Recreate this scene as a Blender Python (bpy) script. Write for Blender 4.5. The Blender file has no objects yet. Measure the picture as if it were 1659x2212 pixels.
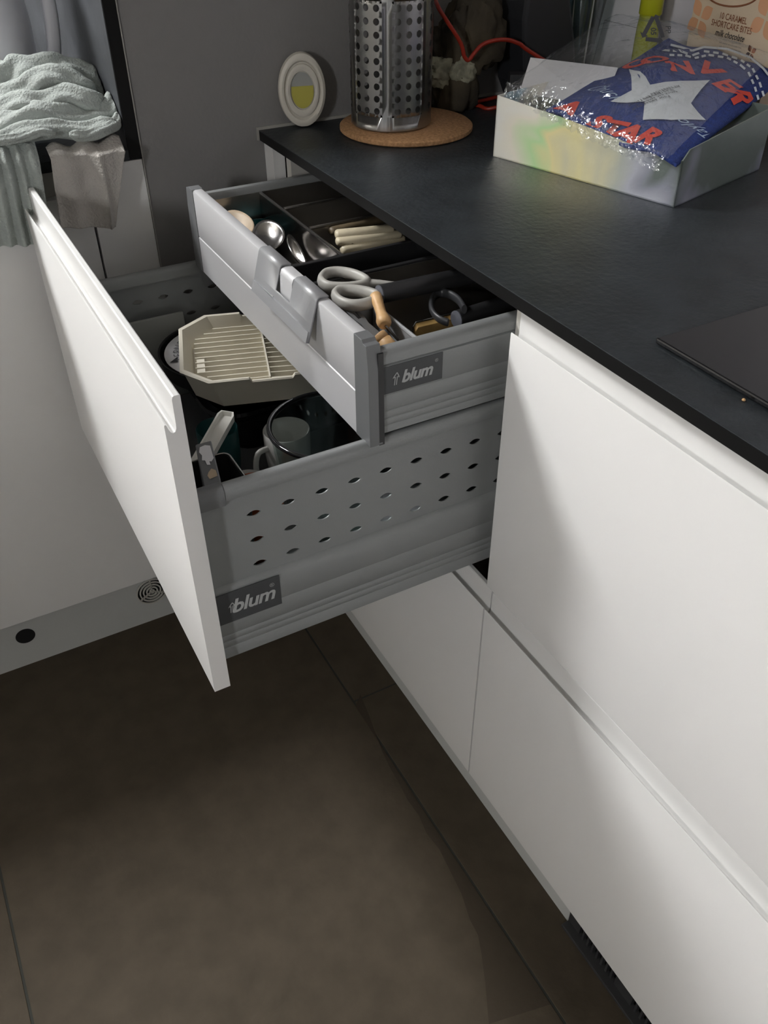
import bpy, bmesh, math, random
from mathutils import Vector, Matrix, noise
random.seed(7)
PI = math.pi
scn = bpy.context.scene
COL = scn.collection

# ---------------------------------------------------------------- camera
CAM = Vector((-0.48628, -0.63166, 1.27110))
YAW, PITCH, ROLL, FPX = 0.4973, 0.6721, -0.0056, 1881.3
FWD = Vector((math.sin(YAW)*math.cos(PITCH), math.cos(YAW)*math.cos(PITCH), -math.sin(PITCH)))
_r = FWD.cross(Vector((0, 0, 1))).normalized(); _u = _r.cross(FWD)
RGT = _r*math.cos(ROLL) + _u*math.sin(ROLL); UPV = -_r*math.sin(ROLL) + _u*math.cos(ROLL)
cd = bpy.data.cameras.new('camera'); cam = bpy.data.objects.new('camera', cd); COL.objects.link(cam)
cd.sensor_fit = 'VERTICAL'; cd.sensor_height = 24; cd.lens = 24*FPX/2212; cd.clip_start = 0.02
cam.matrix_world = Matrix(((RGT.x, UPV.x, -FWD.x, CAM.x), (RGT.y, UPV.y, -FWD.y, CAM.y), (RGT.z, UPV.z, -FWD.z, CAM.z), (0, 0, 0, 1)))
scn.camera = cam
def at(px, py, axis, val):
    d = FWD + RGT*((px-829.5)/FPX) - UPV*((py-1106)/FPX)
    i = 'xyz'.index(axis)
    return CAM + d*((val-CAM[i])/d[i])

# ---------------------------------------------------------------- daylight: overcast sky through a roof window and an added side window for fill
w = bpy.data.worlds.new('overcast_sky'); scn.world = w; w.use_nodes = True
bg = w.node_tree.nodes['Background']; bg.inputs[0].default_value = (0.985, 0.99, 1.0, 1); bg.inputs[1].default_value = 57.0
WIN = (-1.62, -1.10, 1.14, 1.84)         # roof window in the ceiling: x0, x1, y0, y1
WIN_FILL = (-1.53, -1.22, 1.35, 1.70)       # added unseen fill-light window in the left wall, beside the camera: y0, y1, z0, z1
XL, YF, YB, XR, ZC = -2.0, -2.6, 2.10, 0.64, 2.5
def portal(loc, rot, sx, sy):
    l = bpy.data.lights.new('window_portal', 'AREA'); l.shape = 'RECTANGLE'; l.size = sx; l.size_y = sy; l.cycles.is_portal = True
    o = bpy.data.objects.new('window_portal', l); o.location = loc; o.rotation_euler = rot; COL.objects.link(o)
portal(((WIN[0]+WIN[1])/2, (WIN[2]+WIN[3])/2, ZC+.11), (0, 0, 0), WIN[1]-WIN[0], WIN[3]-WIN[2])
portal((XL-.11, (WIN_FILL[0]+WIN_FILL[1])/2, (WIN_FILL[2]+WIN_FILL[3])/2), (0, -PI/2, 0), WIN_FILL[3]-WIN_FILL[2], WIN_FILL[1]-WIN_FILL[0])
vs = scn.view_settings; vs.view_transform = 'Standard'; vs.look = 'None'; vs.gamma = 1; vs.use_curve_mapping = False
vs.exposure = 0.72
scn.display_settings.display_device = 'sRGB'

# ---------------------------------------------------------------- materials
M = {}
def lin(c): return tuple(((x/255)/12.92 if x/255 <= .04045 else ((x/255+.055)/1.055)**2.4) for x in c)
def mat(name, col, rough=.5, metal=0, bump=0, scale=60, detail=4, vary=0, col2=None, spec=.5, coat=0, stretch=None, vscale=None, trans=0):
    m = bpy.data.materials.new(name); m.use_nodes = True; nt = m.node_tree; N = nt.nodes; b = N['Principled BSDF']
    b.inputs['Base Color'].default_value = (*col, 1); b.inputs['Roughness'].default_value = rough; b.inputs['Metallic'].default_value = metal
    b.inputs['Specular IOR Level'].default_value = spec; b.inputs['Coat Weight'].default_value = coat; b.inputs['Coat Roughness'].default_value = .15
    b.inputs['Transmission Weight'].default_value = trans
    tc = N.new('ShaderNodeTexCoord'); mp = N.new('ShaderNodeMapping'); nt.links.new(tc.outputs['Object'], mp.inputs[0])
    if stretch: mp.inputs['Scale'].default_value = stretch
    no = N.new('ShaderNodeTexNoise'); no.inputs['Scale'].default_value = vscale or scale; no.inputs['Detail'].default_value = detail; nt.links.new(mp.outputs[0], no.inputs[0])
    if vary or col2:
        mx = N.new('ShaderNodeMix'); mx.data_type = 'RGBA'
        c2 = col2 or tuple(max(0, x*(1-vary)) for x in col)
        mx.inputs[6].default_value = (*col, 1); mx.inputs[7].default_value = (*c2, 1)
        rp = N.new('ShaderNodeValToRGB'); rp.color_ramp.elements[0].position = .35; rp.color_ramp.elements[1].position = .65
        nt.links.new(no.outputs['Fac'], rp.inputs[0]); nt.links.new(rp.outputs[0], mx.inputs[0]); nt.links.new(mx.outputs[2], b.inputs['Base Color'])
    if bump:
        n2 = N.new('ShaderNodeTexNoise'); n2.inputs['Scale'].default_value = scale; n2.inputs['Detail'].default_value = detail; nt.links.new(mp.outputs[0], n2.inputs[0])
        bp = N.new('ShaderNodeBump'); bp.inputs['Strength'].default_value = bump; bp.inputs['Distance'].default_value = .002
        nt.links.new(n2.outputs['Fac'], bp.inputs['Height']); nt.links.new(bp.outputs[0], b.inputs['Normal'])
    M[name] = m; return m
def clear(name, tint, gloss, grough=.08, bump=0, scale=40, haze=0.0):
    m = bpy.data.materials.new(name); m.use_nodes = True; nt = m.node_tree; N = nt.nodes
    N.remove(N['Principled BSDF']); out = N['Material Output']
    t = N.new('ShaderNodeBsdfTransparent'); t.inputs[0].default_value = (*tint, 1)
    g = N.new('ShaderNodeBsdfGlossy'); g.inputs['Roughness'].default_value = grough; g.inputs[0].default_value = (.95, .97, 1, 1)
    x = N.new('ShaderNodeMixShader'); x.inputs[0].default_value = gloss
    nt.links.new(t.outputs[0], x.inputs[1]); nt.links.new(g.outputs[0], x.inputs[2])
    df = N.new('ShaderNodeBsdfDiffuse'); df.inputs[0].default_value = (.8, .8, .8, 1); x2 = N.new('ShaderNodeMixShader'); x2.inputs[0].default_value = haze
    nt.links.new(x.outputs[0], x2.inputs[1]); nt.links.new(df.outputs[0], x2.inputs[2]); nt.links.new(x2.outputs[0], out.inputs[0])
    if bump:
        tc = N.new('ShaderNodeTexCoord'); n2 = N.new('ShaderNodeTexNoise'); n2.inputs['Scale'].default_value = scale; n2.inputs['Detail'].default_value = 3; n2.inputs['Distortion'].default_value = 1.5
        nt.links.new(tc.outputs['Object'], n2.inputs[0]); bp = N.new('ShaderNodeBump'); bp.inputs['Strength'].default_value = bump; bp.inputs['Distance'].default_value = .01
        nt.links.new(n2.outputs['Fac'], bp.inputs['Height']); nt.links.new(bp.outputs[0], g.inputs['Normal'])
    M[name] = m; return m
mat('lacquer', (.80, .795, .78), .32, coat=.15)
mat('carcass', (.62, .60, .55), .6)
mat('plinth', (.60, .61, .59), .55)
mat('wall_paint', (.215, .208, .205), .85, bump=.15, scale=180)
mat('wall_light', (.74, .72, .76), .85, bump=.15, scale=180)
mat('white_paint', (.62, .585, .52), .9)
mat('slate', (.022, .027, .031), .46, bump=.5, scale=130, detail=8, vary=.35, vscale=25, spec=.4)
mat('slate_edge', (.007, .007, .007), .6, spec=.2)
mat('slate_panel', (.075, .08, .088), .5, bump=.3, scale=60, detail=8, vary=.4, vscale=14)
mat('tile', (.080, .064, .045), .7, bump=.6, scale=70, detail=12, col2=(.066, .053, .037), vscale=22, spec=.15)
mat('grout', (.046, .047, .041), .9, spec=.1)
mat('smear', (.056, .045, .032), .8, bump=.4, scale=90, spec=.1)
mat('silver_paint', (.255, .265, .265), .42, metal=.15, bump=.06, scale=700)
mat('silver_dark', (.17, .175, .18), .45, metal=.2)
mat('logo_plate', (.055, .058, .062), .5)
mat('logo_text', (.42, .43, .43), .5)
mat('alu', (.60, .60, .61), .4, metal=.25)
mat('alu_catch', (.36, .365, .375), .45, metal=.4)
mat('steel', (.42, .41, .40), .2, metal=1, bump=.03, scale=300)
mat('steel_brushed', (.40, .40, .395), .30, metal=1, bump=.1, scale=260, stretch=(1, 1, .04))
mat('steel_tray', (.42, .40, .37), .34, metal=1)
mat('dark_plastic', (.018, .018, .019), .35)
mat('black_gloss', (.008, .008, .009), .08)
mat('black_soft', (.02, .021, .024), .5)
mat('grey_end', (.10, .105, .125), .5)
mat('ring_dark', (.028, .029, .032), .4)
mat('grey_handle', (.40, .39, .36), .45)
mat('cream', (.66, .62, .52), .5)
mat('cream_handle', (.60, .53, .38), .45, vary=.2, vscale=30)
mat('brown_handle', (.14, .105, .06), .5, vary=.4, vscale=40)
mat('wood', (.62, .40, .20), .5, col2=(.50, .29, .12), vscale=40, stretch=(1, 1, 6))
mat('wood_pale', (.55, .43, .30), .55, vary=.2, vscale=50)
mat('amber_wood', (.38, .24, .08), .5, vary=.3, vscale=60)
mat('teal_glass', (.004, .07, .08), .1)
mat('teal_plastic', (.008, .06, .062), .4)
mat('white_plastic', (.72, .71, .66), .4)
mat('white_ceramic', (.66, .65, .62), .25, coat=.3)
mat('orange', (.42, .10, .035), .5)
mat('paper', (.70, .70, .72), .7)
mat('paper_grey', (.33, .34, .32), .7)
mat('ink', (.03, .03, .035), .7)
mat('ink_grey', (.16, .16, .17), .7)
mat('ink_red', (.35, .10, .09), .7)
mat('red_print', (.62, .055, .03), .75)
mat('white_print', (.66, .72, .78), .7)
mat('script_print', (.36, .46, .60), .7)
mat('blue_fabric', (.016, .040, .20), .9, bump=.8, scale=420, detail=2, vary=.25, vscale=160)
mat('star_label', (.62, .65, .66), .65)
mat('cork', (.48, .27, .13), .85, bump=.8, scale=160, col2=(.30, .16, .07), vscale=240)
mat('muslin_green', (.41, .445, .42), .95, bump=.9, scale=330, detail=2, vary=.12, vscale=20)
mat('muslin_beige', (.46, .435, .40), .95, bump=.9, scale=330, detail=2, vary=.12, vscale=20)
mat('jug', (.68, .68, .72), .3, coat=.2)
mat('freshener', (.62, .59, .52), .4)
mat('liquid', (.50, .46, .10), .12, coat=.5)
mat('bark', (.06, .046, .026), .9, bump=.9, scale=40, detail=8, col2=(.018, .014, .009), vscale=14)
mat('bark_pale', (.34, .33, .24), .9, bump=.9, scale=50, detail=8, vary=.5, vscale=40)
mat('red_cord', (.28, .022, .010), .35)
mat('cake_card', (.74, .60, .44), .6)
mat('cake_pale', (.70, .55, .40), .6, vary=.1)
mat('petal', (.78, .42, .24), .6)
mat('copper', (.85, .32, .18), .2, metal=1)
mat('ink_brown', (.27, .10, .045), .7)
mat('lime', (.44, .47, .02), .3, coat=.3)
mat('lime_liquid', (.34, .37, .03), .2, coat=.3)
mat('grille', (.055, .055, .056), .5, metal=.3)
mat('void', (.006, .006, .006), .9)
mat('caulk', (.34, .33, .30), .7)
mat('frame_white', (.7, .7, .7), .5)
clear('glass_thin', (.82, .86, .85), .09, .03)
clear('glass_tank', (.45, .55, .56), .22, .1)
clear('cellophane', (.94, .95, .96), .11, .12, bump=.9, scale=28, haze=.025)
clear('strip_plastic', (.45, .45, .45), .35, .12)
# holographic foil: metallised card with pastel spectral bands, plus painted left-end sheen and side-wall shade
def foil():
    m = bpy.data.materials.new('foil'); m.use_nodes = True; nt = m.node_tree; N = nt.nodes; b = N['Principled BSDF']
    b.inputs['Metallic'].default_value = .50; b.inputs['Roughness'].default_value = .36
    tc = N.new('ShaderNodeTexCoord'); no = N.new('ShaderNodeTexNoise'); no.inputs['Scale'].default_value = 9; no.inputs['Detail'].default_value = 2; no.inputs['Distortion'].default_value = .8
    nt.links.new(tc.outputs['Object'], no.inputs[0])
    rp = N.new('ShaderNodeValToRGB'); e = rp.color_ramp.elements
    stops = [(0, (.55, .80, .92)), (.05, (.97, .97, .94)), (.22, (.98, .94, .80)), (.33, (.64, .92, .48)), (.42, (.98, .90, .48)), (.55, (.84, .80, .54)), (.70, (.60, .64, .58)), (.84, (.60, .62, .70)), (.93, (.40, .42, .50)), (1, (.22, .26, .24))]  # near-white stops paint sheen at the left, dark end stops shade the side wall
    while len(e) < len(stops): e.new(.5)
    for k, (p, c) in enumerate(stops): e[k].position = p; e[k].color = (*c, 1)
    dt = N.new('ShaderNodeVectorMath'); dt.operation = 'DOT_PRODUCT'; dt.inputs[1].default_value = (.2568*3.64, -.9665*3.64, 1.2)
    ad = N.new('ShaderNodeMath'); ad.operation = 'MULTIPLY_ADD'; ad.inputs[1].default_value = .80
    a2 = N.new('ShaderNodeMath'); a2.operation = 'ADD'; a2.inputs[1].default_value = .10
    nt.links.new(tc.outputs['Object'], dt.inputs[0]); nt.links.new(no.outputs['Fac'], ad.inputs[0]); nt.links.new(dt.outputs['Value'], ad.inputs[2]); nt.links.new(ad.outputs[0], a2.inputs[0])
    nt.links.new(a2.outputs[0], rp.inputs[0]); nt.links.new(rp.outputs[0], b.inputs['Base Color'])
    n2 = N.new('ShaderNodeTexNoise'); n2.inputs['Scale'].default_value = 60; n2.inputs['Detail'].default_value = 3
    nt.links.new(tc.outputs['Object'], n2.inputs[0]); bp = N.new('ShaderNodeBump'); bp.inputs['Strength'].default_value = .25; bp.inputs['Distance'].default_value = .003
    nt.links.new(n2.outputs['Fac'], bp.inputs['Height']); nt.links.new(bp.outputs[0], b.inputs['Normal'])
    M['foil'] = m
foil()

# ---------------------------------------------------------------- mesh helpers (all in world coordinates)
class B:
    def __init__(s): s.b = bmesh.new()
    def box(s, x0, x1, y0, y1, z0, z1, mtx=None):
        v = [s.b.verts.new(p) for p in ((x0,y0,z0),(x1,y0,z0),(x1,y1,z0),(x0,y1,z0),(x0,y0,z1),(x1,y0,z1),(x1,y1,z1),(x0,y1,z1))]
        if mtx:
            for q in v: q.co = mtx @ q.co
        for f in ((0,3,2,1),(4,5,6,7),(0,1,5,4),(1,2,6,5),(2,3,7,6),(3,0,4,7)): s.b.faces.new([v[i] for i in f])
        return s
    def prism(s, pts, d):          # closed 3-D polygon extruded by vector d
        d = Vector(d); n = len(pts)
        a = [s.b.verts.new(p) for p in pts]; c = [s.b.verts.new(Vector(p)+d) for p in pts]
        s.b.faces.new(a[::-1]); s.b.faces.new(c)
        for i in range(n): s.b.faces.new((a[i], a[(i+1) % n], c[(i+1) % n], c[i]))
        return s
    def tube(s, pts, r, n=8, closed=False, ry=None, up=None):
        pts = [Vector(p) for p in pts]; k = len(pts); rr = r if isinstance(r, (list, tuple)) else [r]*k
        rings = []; u = Vector(up) if up else None
        for i in range(k):
            t = (pts[(i+1) % k]-pts[i-1]) if closed else (pts[min(i+1, k-1)]-pts[max(i-1, 0)])
            t.normalize()
            if u is None: u = Vector((0, 0, 1)) if abs(t.z) < .9 else Vector((1, 0, 0))
            u2 = (u - t*u.dot(t)); u2 = u2.normalized() if u2.length > 1e-6 else t.orthogonal().normalized(); u = u2
            v2 = t.cross(u2)
            f = (ry or 1)
            rings.append([s.b.verts.new(pts[i] + u2*rr[i]*f*math.sin(2*PI*j/n) + v2*rr[i]*math.cos(2*PI*j/n)) for j in range(n)])
        for i in range(k if closed else k-1):
            A, C = rings[i], rings[(i+1) % k]
            for j in range(n): s.b.faces.new((A[j], A[(j+1) % n], C[(j+1) % n], C[j]))
        if not closed: s.b.faces.new(rings[0][::-1]); s.b.faces.new(rings[-1])
        return s
    def lathe(s, prof, c, n=32, sx=1, sy=1, mtx=None, cap=True):
        rings = []
        for r, z in prof:
            if r < 1e-6: rings.append([s.b.verts.new((c[0], c[1], c[2]+z))])
            else: rings.append([s.b.verts.new((c[0]+r*sx*math.cos(2*PI*j/n), c[1]+r*sy*math.sin(2*PI*j/n), c[2]+z)) for j in range(n)])
        for A, C in zip(rings, rings[1:]):
            for j in range(n):
                f = [A[j % len(A)], A[(j+1) % len(A)], C[(j+1) % len(C)], C[j % len(C)]]
                g = []
                for q in f:
                    if q not in g: g.append(q)
                if len(g) > 2: s.b.faces.new(g)
        if mtx:
            for rg in rings:
                for q in rg: q.co = mtx @ q.co
        return s
    def grid(s, fn, nu, nv, thick=0):
        g = [[s.b.verts.new(fn(i/nu, j/nv)) for j in range(nv+1)] for i in range(nu+1)]
        for i in range(nu):
            for j in range(nv): s.b.faces.new((g[i][j], g[i+1][j], g[i+1][j+1], g[i][j+1]))
        return s
    def poly(s, pts): s.b.faces.new([s.b.verts.new(p) for p in pts]); return s
    def add(s, verts, faces):
        v = [s.b.verts.new(p) for p in verts]
        for f in faces:
            try: s.b.faces.new([v[i] for i in f])
            except ValueError: pass
        return s
def obj(name, b, m, parent=None, base=None, smooth=None, bevel=0, solid=0, label=None, kind=None, weld=False):
    bm = b.b
    if weld: bmesh.ops.remove_doubles(bm, verts=bm.verts, dist=1e-5)
    bmesh.ops.recalc_face_normals(bm, faces=bm.faces)
    if base is None: base = parent['_b'] if parent is not None and '_b' in parent else (0, 0, 0)
    base = Vector(base)
    for v in bm.verts: v.co -= base
    me = bpy.data.meshes.new(name); bm.to_mesh(me); bm.free()
    if smooth is not None:
        me.shade_smooth(); me.set_sharp_from_angle(angle=math.radians(smooth))
    me.materials.append(M[m])
    o = bpy.data.objects.new(name, me); COL.objects.link(o)
    if parent is not None: o.parent = parent
    else: o.location = base
    o['_b'] = tuple(base)
    if bevel:
        md = o.modifiers.new('bevel', 'BEVEL'); md.width = bevel; md.segments = 2; md.limit_method = 'ANGLE'
    if solid:
        md = o.modifiers.new('solid', 'SOLIDIFY'); md.thickness = solid; md.offset = -1
    if label: o['label'] = label
    if kind: o['kind'] = kind
    return o
def thing(name, label, cat, base, group=None, kind=None):
    o = bpy.data.objects.new(name, None); COL.objects.link(o); o.location = base; o.empty_display_size = .02
    o['label'] = label; o['category'] = cat; o['_b'] = tuple(base)
    if group: o['group'] = group
    if kind: o['kind'] = kind
    return o
def solo(name, b, m, label, cat, base, group=None, **k):
    o = obj(name, b, m, None, base, **k); o['label'] = label; o['category'] = cat
    if group: o['group'] = group
    return o
def struct(name, b, m, label=None, **k):
    o = obj(name, b, m, None, (0, 0, 0), **k); o['kind'] = 'structure'
    if label: o['label'] = label
    return o
def text(name, body, size, mp, m, parent, shear=0, bold=0, spacing=1, align='CENTER', extrude=0, sx=1, res=3):
    """flat lettering: mp maps (x, y) of the text plane to a world point"""
    cu = bpy.data.curves.new(name, 'FONT'); cu.body = body; cu.size = size; cu.shear = shear; cu.offset = bold; cu.space_character = spacing
    cu.align_x = align; cu.align_y = 'CENTER'; cu.resolution_u = res
    t = bpy.data.objects.new('tmp_text', cu); COL.objects.link(t)
    dg = bpy.context.evaluated_depsgraph_get(); me = bpy.data.meshes.new_from_object(t.evaluated_get(dg))
    bpy.data.objects.remove(t); bpy.data.curves.remove(cu)
    base = Vector(parent['_b']); me.name = name
    for v in me.vertices: v.co = Vector(mp(v.co.x*sx, v.co.y)) - base
    me.materials.clear(); me.materials.append(M[m])
    o = bpy.data.objects.new(name, me); COL.objects.link(o); o.parent = parent; o['_b'] = tuple(base)
    return o
def planar(o, X, Y, off=.0004):
    o, X, Y = Vector(o), Vector(X).normalized(), Vector(Y).normalized(); n = X.cross(Y)*off
    return lambda x, y: o + X*x + Y*y + n

# ================================================================ the room
Y1, ZT, ZTB = .6326, .9174, .9034
PY = .6906        # recessed plinth of the run along the far wall
fl = struct('floor', B().box(XL, XR, YF, YB, -.06, -.0011), 'grout', 'brown-grey stone-look tiled floor with dark joints')
def tile(x0, x1, y0, y1): obj('tile', B().box(x0+.0018, x1-.0018, y0+.0018, y1-.0018, -.004, 0), 'tile', fl, bevel=.0008)
for x0, x1, joints in ((-2.0, -1.303, (-2.6, -1.6, -.34, .92, 2.10)), (-1.303, -.672, (-2.6, -1.95, -.69, .57, 2.10)), (-.672, -.042, (-2.6, -1.71, -.45, .81, 2.10)), (-.042, .64, (-2.6, -2.21, -.95, .308, 2.10))):
    for a, c in zip(joints, joints[1:]): tile(x0, x1, a, c)
# irregular mortar smear beside the joint
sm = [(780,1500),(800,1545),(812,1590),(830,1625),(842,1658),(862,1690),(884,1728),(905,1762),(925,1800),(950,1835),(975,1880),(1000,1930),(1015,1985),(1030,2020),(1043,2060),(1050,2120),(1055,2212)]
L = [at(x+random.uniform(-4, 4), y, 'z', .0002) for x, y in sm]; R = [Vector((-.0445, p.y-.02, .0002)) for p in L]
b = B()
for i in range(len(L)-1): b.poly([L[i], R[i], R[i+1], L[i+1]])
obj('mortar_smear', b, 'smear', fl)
x0, x1, y0, y1 = WIN
struct('ceiling', B().box(XL, x0, YF, YB, ZC, ZC+.1).box(x1, XR, YF, YB, ZC, ZC+.1).box(x0, x1, YF, y0, ZC, ZC+.1).box(x0, x1, y1, YB, ZC, ZC+.1), 'white_paint')
XS = -.180        # right end of the run along the far wall
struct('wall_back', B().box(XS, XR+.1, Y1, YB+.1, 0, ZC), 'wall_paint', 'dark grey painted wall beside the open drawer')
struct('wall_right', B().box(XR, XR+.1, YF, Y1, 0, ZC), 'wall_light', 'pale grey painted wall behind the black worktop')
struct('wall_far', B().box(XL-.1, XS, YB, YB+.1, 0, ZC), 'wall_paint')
u0, u1, v0, v1 = WIN_FILL
struct('wall_left', B().box(XL-.1, XL, YF, u0, 0, ZC).box(XL-.1, XL, u1, YB, 0, ZC).box(XL-.1, XL, u0, u1, 0, v0).box(XL-.1, XL, u0, u1, v1, ZC), 'white_paint')
struct('wall_front', B().box(XL-.1, XR+.1, YF-.1, YF, 0, ZC), 'wall_paint')
b = B().box(XL-.06, XL-.02, u0, u0+.02, v0, v1).box(XL-.06, XL-.02, u1-.02, u1, v0, v1).box(XL-.06, XL-.02, u0, u1, v0, v0+.02).box(XL-.06, XL-.02, u0, u1, v1-.02, v1)
struct('added_fill_window', b, 'frame_white')  # frame of the window added for fill light
b = B().box(x0, x0+.02, y0, y1, ZC+.03, ZC+.08).box(x1-.02, x1, y0, y1, ZC+.03, ZC+.08).box(x0, x1, y0, y0+.02, ZC+.03, ZC+.08).box(x0, x1, y1-.02, y1, ZC+.03, ZC+.08)
struct('window_2', b, 'frame_white')
# thin line of caulk where worktop meets the wall
struct('trim_1', B().box(-.008, XR, Y1-.0025, Y1, ZTB, ZT+.004), 'caulk', 'thin pale caulk line behind the worktop')
struct('trim_2', B().box(XS-.0006, XS+.0008, Y1-.0025, Y1-.0001, .1, 1.6), 'caulk', 'thin pale caulk line beside the slate panel')

# ---------------------------------------------------------------- run along the far wall (left)
lc = thing('base_cabinet', 'white handleless base cabinet under the worktop with the draped cloths', 'cabinet', (-1.1, PY, 0))
obj('carcass', B().box(XL+.01, XS-.004, Y1+.02, YB-.01, .158, ZTB), 'carcass', lc)
obj('door', B().box(-.86, -.2640, Y1, Y1+.0185, .158, .866), 'lacquer', lc, bevel=.001)
obj('door', B().box(-1.46, -.8635, Y1, Y1+.0185, .158, .866), 'lacquer', lc, bevel=.001)
obj('filler_panel', B().box(-.2610, XS-.0008, Y1-.001, Y1+.0185, .158, ZTB-.001), 'lacquer', lc, bevel=.0008)
bl = struct('baseboard_left', B().box(XL+.01, XS-.004, PY, PY+.018, 0, .156), 'plinth', 'pale grey plinth board with a hole and a round vent')
h = at(55, 1374, 'y', PY-.0004); v = at(328, 1276, 'y', PY-.001)
def ringxz(b, c, r0, r1, y, yt, n=32):
    for i in range(n):
        a0, a1 = 2*PI*i/n, 2*PI*(i+1)/n
        P = [(c.x+r*math.cos(a), y, c.z+r*math.sin(a)) for r, a in ((r0, a0), (r1, a0), (r1, a1), (r0, a1))]
        b.prism(P, (0, yt, 0))
    return b
hb = B(); hb.prism([(h.x+.0175*math.cos(2*PI*i/28), PY-.0006, h.z+.0175*math.sin(2*PI*i/28)) for i in range(28)], (0, .0004, 0))
obj('hole', hb, 'void', bl, label='dark round cable hole')
vt = thing('round_vent', 'small round vent with concentric rings set in the plinth', 'vent', (v.x, PY, v.z-.03))
obj('backing', B().prism([(v.x+.031*math.cos(2*PI*i/32), PY-.0008, v.z+.031*math.sin(2*PI*i/32)) for i in range(32)], (0, .0006, 0)), 'void', vt)
for r in (.004, .0105, .017, .0235, .030): obj('ring', ringxz(B(), v, max(0.001, r-.0012), r+.0012, PY-.004, .003), 'carcass', vt, weld=True)
for a in (90, 210, 330):
    a = math.radians(a); d = Vector((math.cos(a), 0, math.sin(a))); n = Vector((-d.z, 0, d.x))*.0012
    c0 = Vector((v.x, PY-.004, v.z)); obj('spoke', B().prism([c0-n, c0+d*.030-n, c0+d*.030+n, c0+n], (0, .003, 0)), 'carcass', vt)
solo('worktop', B().box(XL+.01, XS-.018, Y1-.004, YB-.01, ZTB, ZT), 'slate', 'black slate worktop under the draped cloths and the jug', 'worktop', (-1.1, 1.1, ZTB), bevel=.001)
sp = thing('splash_panel', 'upright slate panel with a black edge behind the cloths', 'panel', (XS-.01, 1.1, ZTB))
obj('face', B().box(XS-.0180, XS-.0175, Y1+.0005, YB-.01, ZTB+.0005, 1.75), 'slate_panel', sp)
obj('core', B().box(XS-.0175, XS-.0005, Y1-.002, YB-.01, ZTB+.0005, 1.75), 'slate_edge', sp)

# ---------------------------------------------------------------- right run: cabinets
ZL1, ZB1, ZL2, ZB2, W = .8723, .5290, .4867, .1394, .598
def front(y0, y1, zb, zl, x0=0):
    prof = [(0, zb), (0, zl-.0012), (.0008, zl), (.0018, zl-.0006), (.0030, zl-.0050), (.0046, zl-.0085), (.0066, zl-.0100), (.0086, zl-.0092), (.0098, zl-.0065), (.0102, zl-.002), (.0105, zl+.0215), (.0112, zl+.0240), (.0125, zl+.0250), (.0168, zl+.0250), (.0180, zl+.0240), (.0180, zb)]
    return B().prism([(x0+x, y0, z) for x, z in prof], (0, y1-y0, 0))
fc = thing('drawer_cabinet', 'white base cabinet with its upper drawer pulled open', 'cabinet', (.3, .3, 0))
b = B().box(.0205, .58, .002, .018, .14, ZTB-.004).box(.0205, .58, .580, .596, .14, ZTB-.004).box(.0205, .58, .018, .580, .14, .156).box(.562, .58, .018, .58, .156, ZTB-.004)
obj('carcass', b, 'carcass', fc)
obj('filler_strip', B().box(.002, .02, .600, Y1-.0005, .14, ZTB-.001), 'lacquer', fc)
obj('drawer_front', front(.0015, W, ZB2, ZL2), 'lacquer', fc, smooth=35)
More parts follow.
